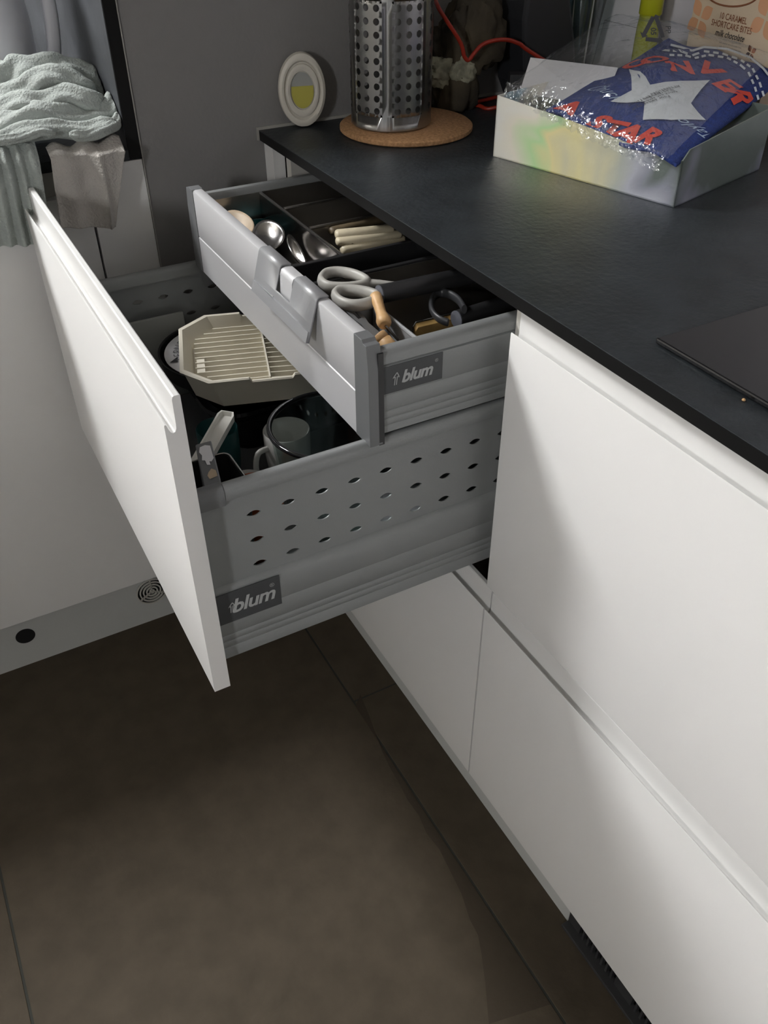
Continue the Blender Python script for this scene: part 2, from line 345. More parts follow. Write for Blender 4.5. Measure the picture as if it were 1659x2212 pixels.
# --- deep pull-out drawer
DX = -.3531
dr = obj('pull_out_drawer', B().box(DX+.019, .13, .040, .540, .572, .578).box(.122, .13, .040, .540, .578, .77), 'silver_dark', fc, label='deep pull-out drawer with perforated grey sides')
obj('drawer_front', front(.0015, W+.002, ZB1, ZL1, DX), 'lacquer', dr, smooth=35, label='white drawer front with a curved finger groove')
def low_side(s):       # s=0 right side, 1 left side
    f = (lambda y: y) if s == 0 else (lambda y: .5800-y)
    x0, x1 = DX+.0185, .13
    prof = [(.016, .556), (.016, .5705), (.0168, .5715), (.016, .5725), (.016, .5795), (.0168, .5805), (.016, .5815), (.016, .5885), (.0168, .5895), (.016, .5905), (.016, .6145), (.0163, .6150), (.016, .6155), (.016, .641), (.018, .648), (.022, .653), (.030, .655), (.036, .655), (.036, .556)]
    o = obj('box_side', B().prism([(x0, f(y), z) for y, z in prof], (x1-x0, 0, 0)), 'silver_paint', dr, smooth=40)
    obj('top_rail', B().prism([(x0+.030, f(y), z) for y, z in ((.0205, .760), (.0195, .764), (.0195, .770), (.022, .7755), (.026, .777), (.031, .7755), (.0335, .770), (.0335, .760))], (x1-x0-.03, 0, 0)), 'silver_paint', dr, smooth=50)
    obj('rail_cap', B().prism([(x0, f(y), z) for y, z in ((.0200, .7555), (.0188, .764), (.0188, .771), (.022, .7765), (.026, .778), (.032, .7765), (.0345, .770), (.0345, .7555))], (.0295, 0, 0)), 'silver_dark', dr, smooth=50)
    # perforated steel plate: 2-D filled curve with lens-shaped holes
    cu = bpy.data.curves.new('plate', 'CURVE'); cu.dimensions = '2D'; cu.fill_mode = 'BOTH'; cu.extrude = .0007
    def spl(pts):
        q = cu.splines.new('POLY'); q.points.add(len(pts)-1); q.use_cyclic_u = True
        for p, c in zip(q.points, pts): p.co = (*c, 0, 1)
    spl([(x0+.0005, .650), (x1, .650), (x1, .763), (x0+.0005, .763)])
    for zr in (.7328, .6992, .6672):
        for k in range(11):
            cx = -.2775+.03742*k; pts = []
            for i in range(9): t = -1+i/4; pts.append((cx+.0078*t, zr+.0034*(1-t*t)))
            for i in range(1, 8): t = 1-i/4; pts.append((cx+.0078*t, zr-.0034*(1-t*t)))
            spl(pts)
    t = bpy.data.objects.new('tmp', cu); COL.objects.link(t)
    me = bpy.data.meshes.new_from_object(t.evaluated_get(bpy.context.evaluated_depsgraph_get())); bpy.data.objects.remove(t)
    base = Vector(fc['_b'])
    for q in me.vertices: q.co = Vector((q.co.x, f(.0245)+q.co.z, q.co.y)) - base
    me.name = 'perforated_panel'; me.materials.clear(); me.materials.append(M['silver_paint'])
    p = bpy.data.objects.new('perforated_panel', me); COL.objects.link(p); p.parent = dr
low_side(0); low_side(1)
def logo(x0, x1, z0, z1, y, par):
    obj('logo_plate', B().box(x0, x1, y-.0006, y+.0004, z0, z1), 'logo_plate', par, bevel=.0002, label='dark grey plate with pale lettering')
    cx, cz, hh = (x0+x1)/2+.004, (z0+z1)/2, (z1-z0)
    mp = planar((cx, y-.0006, cz-.0005), (1, 0, 0), (0, 0, 1))
    text('logo_lettering', 'blum', hh*.62, mp, 'logo_text', par, shear=.28, bold=.0006, spacing=.94)
    text('logo_lettering', '®', hh*.17, planar((cx+.0225, y-.0006, cz+hh*.26), (1, 0, 0), (0, 0, 1)), 'logo_text', par)
    ax = cx-.0245; b = B(); y = y-.0011
    def bar(p, q, t=.0005):
        p, q = Vector((p[0], y, p[1])), Vector((q[0], y, q[1])); d = (q-p).normalized(); n = Vector((-d.z, 0, d.x))*t; b.poly([p-n, q-n, q+n, p+n])
    pts = [(ax-.0010, cz-.007), (ax, cz+.002), (ax-.0028, cz+.001), (ax+.002, cz+.0065), (ax+.0045, cz+.001), (ax+.0022, cz+.002), (ax+.0012, cz-.007)]
    for p, q in zip(pts, pts[1:]): bar(p, q)
    obj('logo_arrow', b, 'logo_text', par)
logo(-.3325, -.2610, .6075, .6490, .0160, dr)
# --- inner cutlery drawer
XI = -.1500
idr = obj('inner_drawer', B().box(XI+.015, .31, .036, .530, .788, .794).box(.30, .31, .036, .530, .794, .87), 'silver_dark', fc, label='inner cutlery drawer with an aluminium front')
YA, YZ = .0460, .5150
obj('inner_front', B().prism([(XI+x, YA, z) for x, z in ((0, .7745), (0, .8235), (.0010, .8245), (.0004, .8255), (.0004, .8845), (.0014, .8865), (.004, .8875), (.0125, .8875), (.0140, .8865), (.0140, .7745))], (0, YZ-YA, 0)), 'alu', idr, smooth=40)
for s in (0, 1):
    f = (lambda y: y) if s == 0 else (lambda y: .561-y)
    b = B().prism([(XI-.0006, f(YA), .7740), (XI-.0006, f(YA), .8880), (XI-.0006, f(.0300), .8880), (XI-.0006, f(.0270), .8850), (XI-.0006, f(.0205), .8850), (XI-.0006, f(.0165), .8600), (XI-.0006, f(.0150), .7740)], (.0150, 0, 0))
    obj('end_cap', b, 'silver_dark', idr, bevel=.0006)
    obj('end_plate', B().prism([(XI+.010, f(.0150), .7735), (XI+.010, f(.0165), .876), (XI+.010, f(.0185), .876), (XI+.010, f(.0180), .7735)], (.006, 0, 0)), 'dark_plastic', idr)
    prof = [(.0195, .7835), (.0195, .7905), (.0203, .7915), (.0195, .7925), (.0195, .7985), (.0203, .7995), (.0195, .8005), (.0195, .8075), (.0203, .8085), (.0195, .8095), (.0195, .8260), (.0199, .8265), (.0195, .8270), (.0195, .8590), (.0215, .8600), (.0195, .8615), (.0195, .8690), (.0220, .8745), (.0260, .8765), (.0320, .8755), (.0350, .8710), (.0350, .7835)]
    obj('box_side', B().prism([(XI+.0155, f(y), z) for y, z in prof], (.46, 0, 0)), 'silver_paint', idr, smooth=40)
logo(-.1335, -.0655, .8285, .8585, .0195, idr)
# catch clipped over the aluminium front
def catch():
    yl, yr = .281, .128
    def sec(y):
        return [(-.1365, y, .8895), (-.1372, y, .8905), (-.1460, y, .8915), (-.1485, y, .8908), (-.1505, y, .8890), (-.1515, y, .8865), (-.1580, y, .8640), (-.1585, y, .8620), (-.1610, y, .8530), (-.1640, y, .8430)]
    b = B()
    for (ya, yb, lo) in ((yl, .2225, 0), (.2225, .1840, 1), (.1840, yr, 0)):
        A, C = sec(ya), sec(yb)
        if lo: A, C = A[6:], C[6:]
        for i in range(len(A)-1): b.poly([A[i], C[i], C[i+1], A[i+1]])
    o = obj('catch', b, 'alu_catch', idr, smooth=25, solid=.0022, weld=True, label='grey clip-on catch with a notch')
    obj('latch', B().prism([(-.1372, .2190, .8885), (-.1450, .2190, .8895), (-.1500, .2190, .8880), (-.1522, .2190, .8830), (-.1535, .2190, .8600), (-.1510, .2190, .8600), (-.1502, .2190, .8875)], (0, -.0320, 0)), 'alu', o, smooth=50)
    for k in range(5):
        y = .2520-.0002*k; z = .8560-.0030*k; x = -.1605-.0009*k
        obj('grip_ridge', B().tube([(x-.0002, .2480, z), (x-.0002, .2235, z)], .0005, 5), 'alu_catch', o)
    obj('lower_lip', B().prism([(-.1605, yl-.001, .8545), (-.1620, yl-.001, .8550), (-.1655, yl-.001, .8430), (-.1640, yl-.001, .8425)], (0, yr-yl+.002, 0)), 'alu_catch', o)
catch()
# steel cutlery insert
def tray(x0, x1, y0, y1, z0=.796, z1=.868, t=.0012, r=.004):
    b = B(); rim = .004
    b.box(x0, x1, y0, y1, z0, z0+t)
    for a in ((x0, x0+t, y0, y1), (x1-t, x1, y0, y1), (x0, x1, y0, y0+t), (x0, x1, y1-t, y1)): b.box(a[0], a[1], a[2], a[3], z0, z1)
    return b
ins = thing('cutlery_insert', 'stainless steel cutlery insert with dividers fitted in the inner drawer', 'cutlery tray', (0, .28, .795))
TX0, TX1 = -.1330, .295
obj('tray', tray(TX0, TX1, .2650, .5220), 'steel_tray', ins); obj('tray', tray(TX0, TX1, .0370, .1340), 'steel_tray', ins); obj('tray', tray(TX0, TX1, .1420, .2030), 'steel_tray', ins)
obj('cross_bar', B().box(TX0, TX1, .2060, .2640, .797, .835).box(TX0, TX1, .2035, .2100, .797, .870).box(TX0, TX1, .2585, .2645, .797, .870), 'dark_plastic', ins, bevel=.001)
obj('cross_bar', B().box(TX0, TX1, .1345, .1415, .797, .871), 'steel_tray', ins, bevel=.001)
def divider(x0, x1, y0, y1, m='steel_tray'):
    b = B().box(x0, x1, y0, y1, .798, .866); b.tube([((x0+x1)/2 if x1-x0 < y1-y0 else x0, (y0+y1)/2 if x1-x0 > y1-y0 else y0, .867), ((x0+x1)/2 if x1-x0 < y1-y0 else x1, (y0+y1)/2 if x1-x0 > y1-y0 else y1, .867)], .0022, 8)
    obj('divider', b, m, ins)
divider(-.0545, -.0515, .2670, .5200, 'steel'); divider(-.0500, .29, .4450, .4470); divider(-.0500, .29, .3640, .3660); divider(-.0845, -.0815, .0390, .1310, 'alu_catch')

# --- neighbouring closed cabinet
nc = thing('drawer_cabinet', 'white base cabinet with both handleless drawers shut, under the hob', 'cabinet', (.3, -.45, 0))
obj('carcass', B().box(.0205, .58, -.8965, -.002, .14, ZTB-.004), 'carcass', nc)
obj('drawer_front', front(-.8965, -.0015, ZB1, ZL1), 'lacquer', nc, smooth=35, label='upper white drawer front'); obj('drawer_front', front(-.8965, -.0015, ZB2, ZL2), 'lacquer', nc, smooth=35, label='lower white drawer front')
n2 = thing('drawer_cabinet', 'white base cabinet at the end of the run beyond the hob', 'cabinet', (.3, -1.4, 0))
obj('carcass', B().box(.0205, .58, -1.9, -.902, .14, ZTB-.004), 'carcass', n2)
obj('drawer_front', front(-1.9, -.8995, ZB1, ZL1), 'lacquer', n2, smooth=35); obj('drawer_front', front(-1.9, -.8995, ZB2, ZL2), 'lacquer', n2, smooth=35)
XP = .0476
struct('baseboard_right', B().box(XP, XP+.018, -.208, Y1-.001, 0, .138), 'plinth', 'pale grey plinth under the drawer cabinets')
gr = thing('plinth_grille', 'dark metal ventilation grille with upright slots under the closed cabinet', 'grille', (XP, -.9, 0))
obj('backing', B().box(XP+.010, XP+.014, -1.9, -.2085, 0, .138), 'void', gr)
obj('lower_bar', B().box(XP-.013, XP+.006, -1.9, -.2085, 0, .0060), 'grille', gr, bevel=.001); obj('upper_bar', B().box(XP, XP+.006, -1.9, -.2085, .050, .138), 'grille', gr)
obj('end_bar', B().box(XP, XP+.006, -.2325, -.2085, .006, .050), 'grille', gr)
yy = -.2325
while yy > -.75:
    for k in range(8):
        obj('slat', B().box(XP-.001, XP+.006, yy-.0101, yy-.0066, .006, .050), 'grille', gr); yy -= .0101
    obj('slat', B().box(XP-.001, XP+.006, yy-.030, yy, .006, .050), 'grille', gr); yy -= .030
# worktop and hob
b = B().box(-.0050, XR-.001, -1.9, Y1-.001, ZTB, ZT-.0012)
wt = thing('worktop', 'black slate-textured worktop with a pale worn front edge over the open drawer', 'worktop', (.3, -.6, ZTB))
obj('core', b, 'slate_edge', wt)
obj('top_layer', B().box(-.0052, XR-.001, -1.9, Y1-.001, ZT-.0012, ZT), 'slate', wt, bevel=.0005)
hb = thing('hob', 'black glass hob lying on the slate worktop', 'hob', (.3, -.45, ZT))
obj('glass', B().box(.0405, .555, -.740, -.1500, ZT+.0006, ZT+.0058), 'black_gloss', hb, bevel=.0016)
obj('seal', B().box(.0430, .552, -.737, -.1530, ZT+.0001, ZT+.0006), 'dark_plastic', hb)
p = at(1606, 866, 'z', ZT)
solo('crumb', B().lathe([(0, 0), (.0014, .0004), (.0016, .0012), (.0008, .002), (0, .0022)], p, 8), 'wood', 'tiny tan crumb on the worktop in front of the hob', 'crumb', p)

# ================================================================ things on the right worktop
ck = Vector((.1850, .5310, ZT))
solo('cork_trivet', B().lathe([(0, .0002), (.094, .0002), (.0965, .002), (.0965, .0065), (.094, .0085), (0, .0085)], ck, 64), 'cork', 'round cork trivet under the perforated steel holder', 'trivet', ck, smooth=40)
# perforated utensil holder
cx, cy, rr, z0 = .1650, .5400, .0575, ZT+.0087
uh = thing('utensil_holder', 'tall perforated stainless steel cylinder standing on the cork trivet', 'utensil holder', (cx, cy, z0))
b = B(); p0 = math.radians(-62); pitch = .01560; hr = .0043
cells = []      # angular layout seen from the camera
face = math.atan2(CAM.y-cy, CAM.x-cx)
for g in range(6):
    a = face + math.radians(60*g + 9-7.75)
    for k in range(3): cells.append((a+math.radians(15.5*k), a+math.radians(15.5*(k+1)), True))
    cells.append((a+math.radians(46.5), a+math.radians(60), False))
def cyl(a, z): return (cx+rr*math.cos(a), cy+rr*math.sin(a), z)
rows = [(z0+.0210+pitch*k, z0+.0210+pitch*(k+1)) for k in range(9)]
for a0, a1, hole in cells:
    am = (a0+a1)/2; hw = (a1-a0)/2
    for s in (0, 1):
        q0, q1 = (a0, am) if s == 0 else (am, a1)
        for za, zb in ((z0+.003, rows[0][0]), (rows[-1][1], z0+.180)):
            b.add([cyl(q0, za), cyl(q1, za), cyl(q1, zb), cyl(q0, zb)], [(0, 1, 2, 3)])
    for za, zb in rows:
        zm = (za+zb)/2; hh = (zb-za)/2
        if not hole:
            for q0, q1 in ((a0, am), (am, a1)): b.add([cyl(q0, za), cyl(q1, za), cyl(q1, zb), cyl(q0, zb)], [(0, 1, 2, 3)])
            continue
        n = 16; outer = []; inner = []
        for i in range(n):
            t = 2*PI*i/n; c_, s_ = math.cos(t), math.sin(t); m_ = max(abs(c_), abs(s_))
            outer.append(cyl(am+hw*c_/m_, zm+hh*s_/m_)); inner.append(cyl(am+hr*c_/rr, zm+hr*s_))
        b.add(outer+inner, [(i, (i+1) % n, n+(i+1) % n, n+i) for i in range(n)])
bmesh.ops.remove_doubles(b.b, verts=b.b.verts, dist=1e-5); obj('perforated_wall', b, 'steel_brushed', uh, smooth=60)
obj('base', B().lathe([(0, 0), (rr-.006, 0), (rr-.002, .0012), (rr, .0045), (rr-.0012, .0045), (rr-.004, .003), (0, .003)], (cx, cy, z0), 48), 'steel_brushed', uh, smooth=50)
obj('rim', B().tube([cyl(2*PI*i/48, z0+.180) for i in range(48)], .0012, 8, closed=True), 'steel_brushed', uh, smooth=60)
# air freshener
fo = at(655, 275, 'z', ZT); fo.x, fo.y = .0600, .6150
af = thing('air_freshener', 'white oval air freshener with yellow liquid on the worktop corner', 'air freshener', (fo.x, fo.y, ZT))
ft = Matrix.Translation((fo.x, fo.y, ZT+.050)) @ Matrix.Rotation(math.radians(-14), 4, 'Z') @ Matrix.Rotation(math.radians(90), 4, 'X')
def oval(prof, n=48, k=1.44): 
    b = B(); b.lathe(prof, (0, 0, 0), n, 1, k); 
    for q in b.b.verts: 
        if q.co.y < -.048: q.co.y = -.048
        q.co = ft @ q.co
    return b
obj('shell', oval([(0, -.012), (.026, -.012), (.0330, -.008), (.0345, 0), (.0335, .006), (.0300, .0085), (.0275, .0080), (.0262, .0050), (.0255, .0040), (0, .0040)]), 'freshener', af, smooth=40)
obj('inner_ring', oval([(.0175, .0042), (.0180, .0068), (.0215, .0080), (.0240, .0070), (.0248, .0042)]), 'freshener', af, smooth=40)
obj('window', oval([(0, .0048), (.0168, .0045)]), 'paper_grey', af)
lb = B(); pts = []
for i in range(33):
    t = PI + PI*i/32 ; pts.append((.0164*math.cos(t), .0164*1.44*math.sin(t)))
pts = [(-.0158, .006)] + pts[1:-1] + [(.0158, .006)]
lb.prism([ft @ Vector((x, y, .0050)) for x, y in pts], ft.to_3x3() @ Vector((0, 0, .0006)))
obj('liquid', lb, 'liquid', af, label='pale yellow liquid')
# ---- foil box
FL, FR = Vector((.2200, .3583, ZT+.0003)), Vector((.2906, .0926, ZT+.0003))
E1 = (FR-FL).normalized(); E2 = Vector((-E1.y, E1.x, 0)); LN = (FR-FL).length; DP = .200
def bx(a, d, z=0): return FL + E1*a + E2*d + Vector((0, 0, z))
fb = thing('gift_box', 'iridescent holographic foil box tray holding the wrapped blue garment', 'box', bx(LN/2, DP/2))
t = .0016
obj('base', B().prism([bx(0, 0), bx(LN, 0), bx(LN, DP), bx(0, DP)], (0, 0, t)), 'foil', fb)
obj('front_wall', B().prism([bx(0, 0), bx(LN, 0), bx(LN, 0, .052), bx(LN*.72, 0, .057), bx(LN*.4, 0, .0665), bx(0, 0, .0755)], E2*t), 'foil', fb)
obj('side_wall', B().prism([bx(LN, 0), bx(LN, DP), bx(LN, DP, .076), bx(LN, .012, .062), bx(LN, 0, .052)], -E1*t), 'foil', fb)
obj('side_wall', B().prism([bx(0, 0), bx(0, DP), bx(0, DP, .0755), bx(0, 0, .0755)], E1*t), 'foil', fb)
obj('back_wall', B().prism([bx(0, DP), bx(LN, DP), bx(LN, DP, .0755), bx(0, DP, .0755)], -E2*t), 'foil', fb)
# ---- blue knitted garment folded in the box
A_, B_, C_, D_ = at(1180, 236, 'z', .985), at(1444, 82, 'z', 1.026), at(1705, 158, 'z', 1.006), at(1462, 352, 'z', .970)
def gs(u, v, off=0):      # u: A->D (along the front), v: front->back
    P = A_.lerp(D_, u).lerp(B_.lerp(C_, u), v)
    bul = .024*math.sin(PI*min(max(u, 0), 1))*math.sin(PI*min(max(v, 0), 1))
    wv = .0022*math.sin(9*u+4*v)*math.sin(7*v+1) + .0016*math.sin(17*u-11*v)
    return P + Vector((0, 0, bul+wv+off))
b = B()
def gfull(u, v):
    return gs(u, v)
n = 40
top = [[b.b.verts.new(gs(i/n, j/n)) for j in range(n+1)] for i in range(n+1)]
bot = [[b.b.verts.new(gs(i/n, j/n) - Vector((0, 0, .004 + .032*min(1, 6*min(i/n, 1-i/n, j/n, 1-j/n))))) for j in range(n+1)] for i in range(n+1)]
for i in range(n):
    for j in range(n):
        b.b.faces.new((top[i][j], top[i+1][j], top[i+1][j+1], top[i][j+1])); b.b.faces.new((bot[i][j], bot[i][j+1], bot[i+1][j+1], bot[i+1][j]))
for i in range(n):
    b.b.faces.new((top[i][0], bot[i][0], bot[i+1][0], top[i+1][0])); b.b.faces.new((top[i][n], top[i+1][n], bot[i+1][n], bot[i][n]))
    b.b.faces.new((top[0][i], top[0][i+1], bot[0][i+1], bot[0][i])); b.b.faces.new((top[n][i], bot[n][i], bot[n][i+1], top[n][i+1]))
gm = thing('folded_garment', 'folded blue knitted garment with red lettering inside the foil box', 'garment', gs(.5, .5)-Vector((0, 0, .04)))
obj('knit', b, 'blue_fabric', gm, smooth=80)
# inverse bilinear: pixel -> (u, v) on the garment by search
def proj(P):
    d = P-CAM; k = d.dot(FWD); return Vector((829.5+FPX*d.dot(RGT)/k, 1106-FPX*d.dot(UPV)/k))
def uv_of(px, py):
    u, v = .5, .5
    for _ in range(30):
        f = proj(gs(u, v)); e = Vector((px, py))-f; h = 1e-3
        du = (proj(gs(u+h, v))-f)/h; dv = (proj(gs(u, v+h))-f)/h
        det = du.x*dv.y-du.y*dv.x
        if abs(det) < 1e-9: break
        u += max(-.2, min(.2, (e.x*dv.y-e.y*dv.x)/det)); v += max(-.2, min(.2, (du.x*e.y-du.y*e.x)/det))
    return u, v
def onto(c, X, off=.0012):
    """text plane on the garment: origin and +x end given as photo points; heights follow the knit"""
    o = gs(*uv_of(*c)); x = gs(*uv_of(*X))-o; x.z = 0; x.normalize(); y = Vector((-x.y, x.x, 0))
    Bi = (A_, D_, C_, B_)
    def mp(tx, ty):
        P = o + x*tx + y*ty
        u, v = .5, .5
        for _ in range(12):
            f = gs(u, v); h = 1e-3; du = (gs(u+h, v)-f)/h; dv = (gs(u, v+h)-f)/h; e = P-f
            det = du.x*dv.y-du.y*dv.x; u += (e.x*dv.y-e.y*dv.x)/det; v += (du.x*e.y-du.y*e.x)/det
            u = min(.995, max(.005, u)); v = min(.995, max(.005, v))
        return gs(u, v, off)
    return mp
for ch, c, xe, sz in (('C', (1372, 140), (1402, 128), .044), ('O', (1416, 131), (1446, 126), .046), ('N', (1470, 144), (1506, 150), .046), ('V', (1530, 152), (1562, 168), .050), ('E', (1568, 184), (1596, 208), .050), ('R', (1598, 210), (1618, 240), .050)):
    text('lettering', ch, sz, onto(c, xe), 'red_print', gm, bold=.0020, sx=.95)
for ch, c, xe in (('A', (1226, 236), (1252, 249)), ('S', (1290, 268), (1318, 278)), ('T', (1322, 282), (1350, 291)), ('A', (1356, 293), (1384, 302)), ('R', (1400, 298), (1430, 306))):
    text('lettering', ch, .044, onto(c, xe), 'red_print', gm, bold=.0018)
text('script_lettering', 'Chuck', .026, onto((1305, 195), (1345, 225)), 'script_print', gm, shear=.5, bold=-.0001)
text('script_lettering', 'Taylor', .022, onto((1500, 278), (1470, 262)), 'script_print', gm, shear=.5)
# white star label
def star():
    c = uv_of(1398, 200); o = gs(*c); pts = []
    for px, py in ((1358, 152), (1404, 186), (1533, 176), (1492, 226), (1524, 262), (1450, 262), (1388, 262), (1392, 222), (1318, 222), (1364, 198)):
        pts.append(uv_of(px, py))
    b = B(); cc = b.b.verts.new(gs(*c, .0016)); ring = []
    for (u0, v0), (u1, v1) in zip(pts, pts[1:]+pts[:1]):
        for k in range(4): ring.append(((u0+(u1-u0)*k/4), (v0+(v1-v0)*k/4)))
    prev = [cc]*len(ring)
    for s in (.33, .66, 1):
        cur = [b.b.verts.new(gs(c[0]+(u-c[0])*s, c[1]+(v-c[1])*s, .0016)) for u, v in ring]
        for i in range(len(ring)):
            j = (i+1) % len(ring)
            f = [prev[i], prev[j], cur[j], cur[i]] if prev[0] is not cc else [cc, cur[j], cur[i]]
            b.b.faces.new(f)
        prev = cur
    obj('star_label', b, 'star_label', gm, smooth=60, label='white star patch')
star()
for body, c, xe, sz in (('ATTENTION', (1437, 196), (1400, 210), .0075), ('la portée des', (1424, 206), (1390, 220), .0075), ('tenez cet emballage', (1416, 214), (1382, 229), .0075), ('Pour éviter tout', (1406, 223), (1372, 238), .0075), ('ATTENTION', (1392, 216), (1366, 228), .0075)):
    text('small_print', body, sz, onto(c, xe, .0022), 'ink', gm, res=1)
# stitched white dashes and stripe round the welt
def dash(pxs, wdt, m, nm, gap):
    for k, ((xa, ya), (xb, yb)) in enumerate(zip(pxs, pxs[1:])):
        L = math.hypot(xb-xa, yb-ya); n_ = max(1, int(L/gap))
        for i in range(n_):
            f0, f1 = i/n_, (i+(.6 if wdt < 9 else 1))/n_
            P = [Vector((xa+(xb-xa)*f, ya+(yb-ya)*f)) for f in (f0, f1)]; d = (P[1]-P[0]).normalized(); nn = Vector((-d.y, d.x))*2.4
            q = [gs(*uv_of(*z_), .0014) for z_ in (P[0]-nn, P[1]-nn, P[1]+nn, P[0]+nn)]
            obj(nm, B().poly(q), m, gm)
dash([(1436, 111), (1470, 113), (1495, 122), (1520, 113), (1560, 118), (1600, 132), (1625, 150), (1640, 180), (1652, 218)], 4, 'white_print', 'stitch', 15)
dash([(1446, 121), (1480, 122), (1500, 128), (1530, 121), (1570, 127), (1598, 142), (1616, 158), (1630, 190), (1640, 225)], 4, 'white_print', 'stitch', 15)
dash([(1448, 99), (1470, 104), (1495, 112), (1520, 104), (1570, 108), (1620, 126), (1648, 150), (1660, 165)], 10, 'white_print', 'welt_stripe', 30)
# ---- clear bag round the garment
bag = thing('plastic_bag', 'clear crumpled plastic bag around the blue garment', 'bag', gs(.5, .5)+Vector((0, 0, -.005)))
bA, bB, bC, bD = at(1100, 196, 'z', .995), at(1330, 40, 'z', 1.045), at(1668, 130, 'z', 1.030), at(1440, 356, 'z', .975)
def bg_(u, v):
    P = bA.lerp(bD, u).lerp(bB.lerp(bC, u), v)
    e = min(1, 5*min(u, 1-u, v, 1-v)+.25)
    q = Vector((P.x*26, P.y*26, P.z*10))
    w_ = .006*noise.noise(q) + .0035*abs(noise.noise(q*2.3+Vector((3, 1, 0)))) + .0016*noise.noise(q*6)
    bul = .030*(math.sin(PI*u)*math.sin(PI*v))**.5 if 0 < u < 1 and 0 < v < 1 else 0
    edge = .004*noise.noise(Vector((u*30, v*30, 4)))*(1 if v < .12 else .3)
    return P + Vector((0, 0, bul + e*w_ + edge + .006))
obj('film', B().grid(bg_, 90, 70), 'cellophane', bag, smooth=180)
def seam(u, v):      # crumpled front hem of the bag
    P = bA.lerp(bD, u); q = Vector((u*40, v*5, 2))
    return P + Vector((-.004-.006*v+.004*noise.noise(q), 0, .012-.018*v+.004*noise.noise(q*1.7)+.0025*noise.noise(q*4)))
obj('hem', B().grid(seam, 130, 8), 'cellophane', bag, smooth=180)
ro = at(1411, 66, 'z', 1.095); rx = RGT.copy(); ry_ = UPV.copy()
rmp = planar(ro, rx, ry_, 0)
b = B()
tri = [Vector((.002, .0180)), Vector((-.0120, -.0085)), Vector((.0115, -.0110))]
for i in range(3):
    p, q = tri[i], tri[(i+1) % 3]; d = (q-p).normalized(); nrm = Vector((-d.y, d.x))*.0022
    p2, q2 = p+d*.004, q-d*.0055
    b.poly([rmp(*(p2-nrm)), rmp(*(q2-nrm)), rmp(*(q2+nrm)), rmp(*(p2+nrm))])
    b.poly([rmp(*(q2-nrm*2.2)), rmp(*(q2+d*.0045)), rmp(*(q2+nrm*2.2))])
obj('recycling_mark', b, 'ink', bag)
text('recycling_code', '05', .008, planar(ro-ry_*.001, -ry_, rx, 0), 'ink', bag, bold=.0002); text('recycling_code', 'PP', .008, planar(ro+rx*.0155+ry_*.001, -ry_, rx, 0), 'ink', bag)
# ---- white card standing in the box behind the bag
cs = thing('paper_card', 'white printed card sticking up at the left end of the foil box', 'card', bx(.04, .10, t))
k0, k1, k2, k3 = bx(.006, .050, .02), bx(.004, .055, .094), bx(.100, .120, .094), bx(.102, .115, .02)
k1, k2 = at(1146, 124, 'z', FL.z+.097), at(1335, 146, 'z', FL.z+.097)
cdir = (k2-k1); k0, k3 = at(1122, 200, 'z', FL.z+.060), at(1300, 232, 'z', FL.z+.060)
obj('sheet', B().prism([k0, k3, k2, k1], (k1-k0).cross(cdir).normalized()*.0006), 'paper', cs)
cm = (k0+k1+k2+k3)/4; cX = cdir.normalized(); cN = cX.cross(k1-k0).normalized(); cY = cN.cross(cX)
text('print', 'unjun', .014, planar(cm-cX*.004-cY*.004, cX, cY, .0012), 'ink_grey', cs, sx=.8)
text('print', '®', .012, planar(cm+cX*.026-cY*.006, cX, cY, .0012), 'ink_grey', cs)
# ---- cake carton
f0, f1 = at(1480, 110, 'x', .600), at(1668, 110, 'x', .586)
ckx = Vector((f1.x-f0.x, f1.y-f0.y, 0)); cw = ckx.length; ckx.normalize(); ckn = Vector((ckx.y, -ckx.x, 0)); 
if ckn.x > 0: ckn = -ckn
co = Vector((f0.x, f0.y, ZT+.0003)); ch_ = .185; cw = max(cw, .135)
cb = thing('cake_carton', 'cream carton of caramel shortcake bites behind the wrapped garment', 'carton', co+ckx*cw/2)
obj('carton', B().prism([co, co+ckx*cw, co+ckx*cw-ckn*.034, co-ckn*.034], (0, 0, ch_)), 'cake_card', cb, bevel=.0008)
def cp(px, py, off=.0006):      # photo point on the carton front
    d = FWD + RGT*((px-829.5)/FPX) - UPV*((py-1106)/FPX); k = (co-CAM).dot(ckn)/d.dot(ckn); return CAM + d*k + ckn*off
zv = Vector((0, 0, 1))
for body, c, sz, m_, sh in (('10 CARAMEL', (1584, 40), .0112, 'ink_brown', 0), ('SHORTCAKE BITES', (1580, 58), .0112, 'ink_brown', 0), ('milk chocolate', (1576, 77), .0115, 'ink', .35)):
    P = cp(*c); text('carton_lettering', body, sz, lambda x, y, P=P: P + ckx*x*.86 + zv*y, m_, cb, shear=sh, bold=.0001)
for py in (88, 97, 106):
    P = cp(1578, py); text('carton_print', 'soft caramel on a shortcake base', .0042, lambda x, y, P=P: P + ckx*x*.8 + zv*y, 'ink_grey', cb, res=1)
arc = [cp(1584+58*math.cos(math.radians(a)), -18+32*math.sin(math.radians(a))) for a in range(10, 171, 10)]
obj('plate_rim', B().tube(arc, .0012, 6), 'ink_brown', cb)
def petals(px, py, s, m_, nm):
    for a in (35, 125, 215, 305):
        a = math.radians(a); c = cp(px, py, .0004); d = ckx*math.cos(a)+zv*math.sin(a); e = ckx*-math.sin(a)+zv*math.cos(a)
        pts = [c + d*s*(.1+.9*tt) + e*s*.32*math.sin(PI*tt)*sg for sg in (1, -1) for tt in ([i/8 for i in range(9)] if sg == 1 else [1-i/8 for i in range(1, 8)])]
        obj(nm, B().poly(pts), m_, cb)
petals(1512, 40, .028, 'petal', 'flower_petal'); petals(1655, 40, .030, 'petal', 'flower_petal'); petals(1622, 114, .0105, 'copper', 'copper_petal')
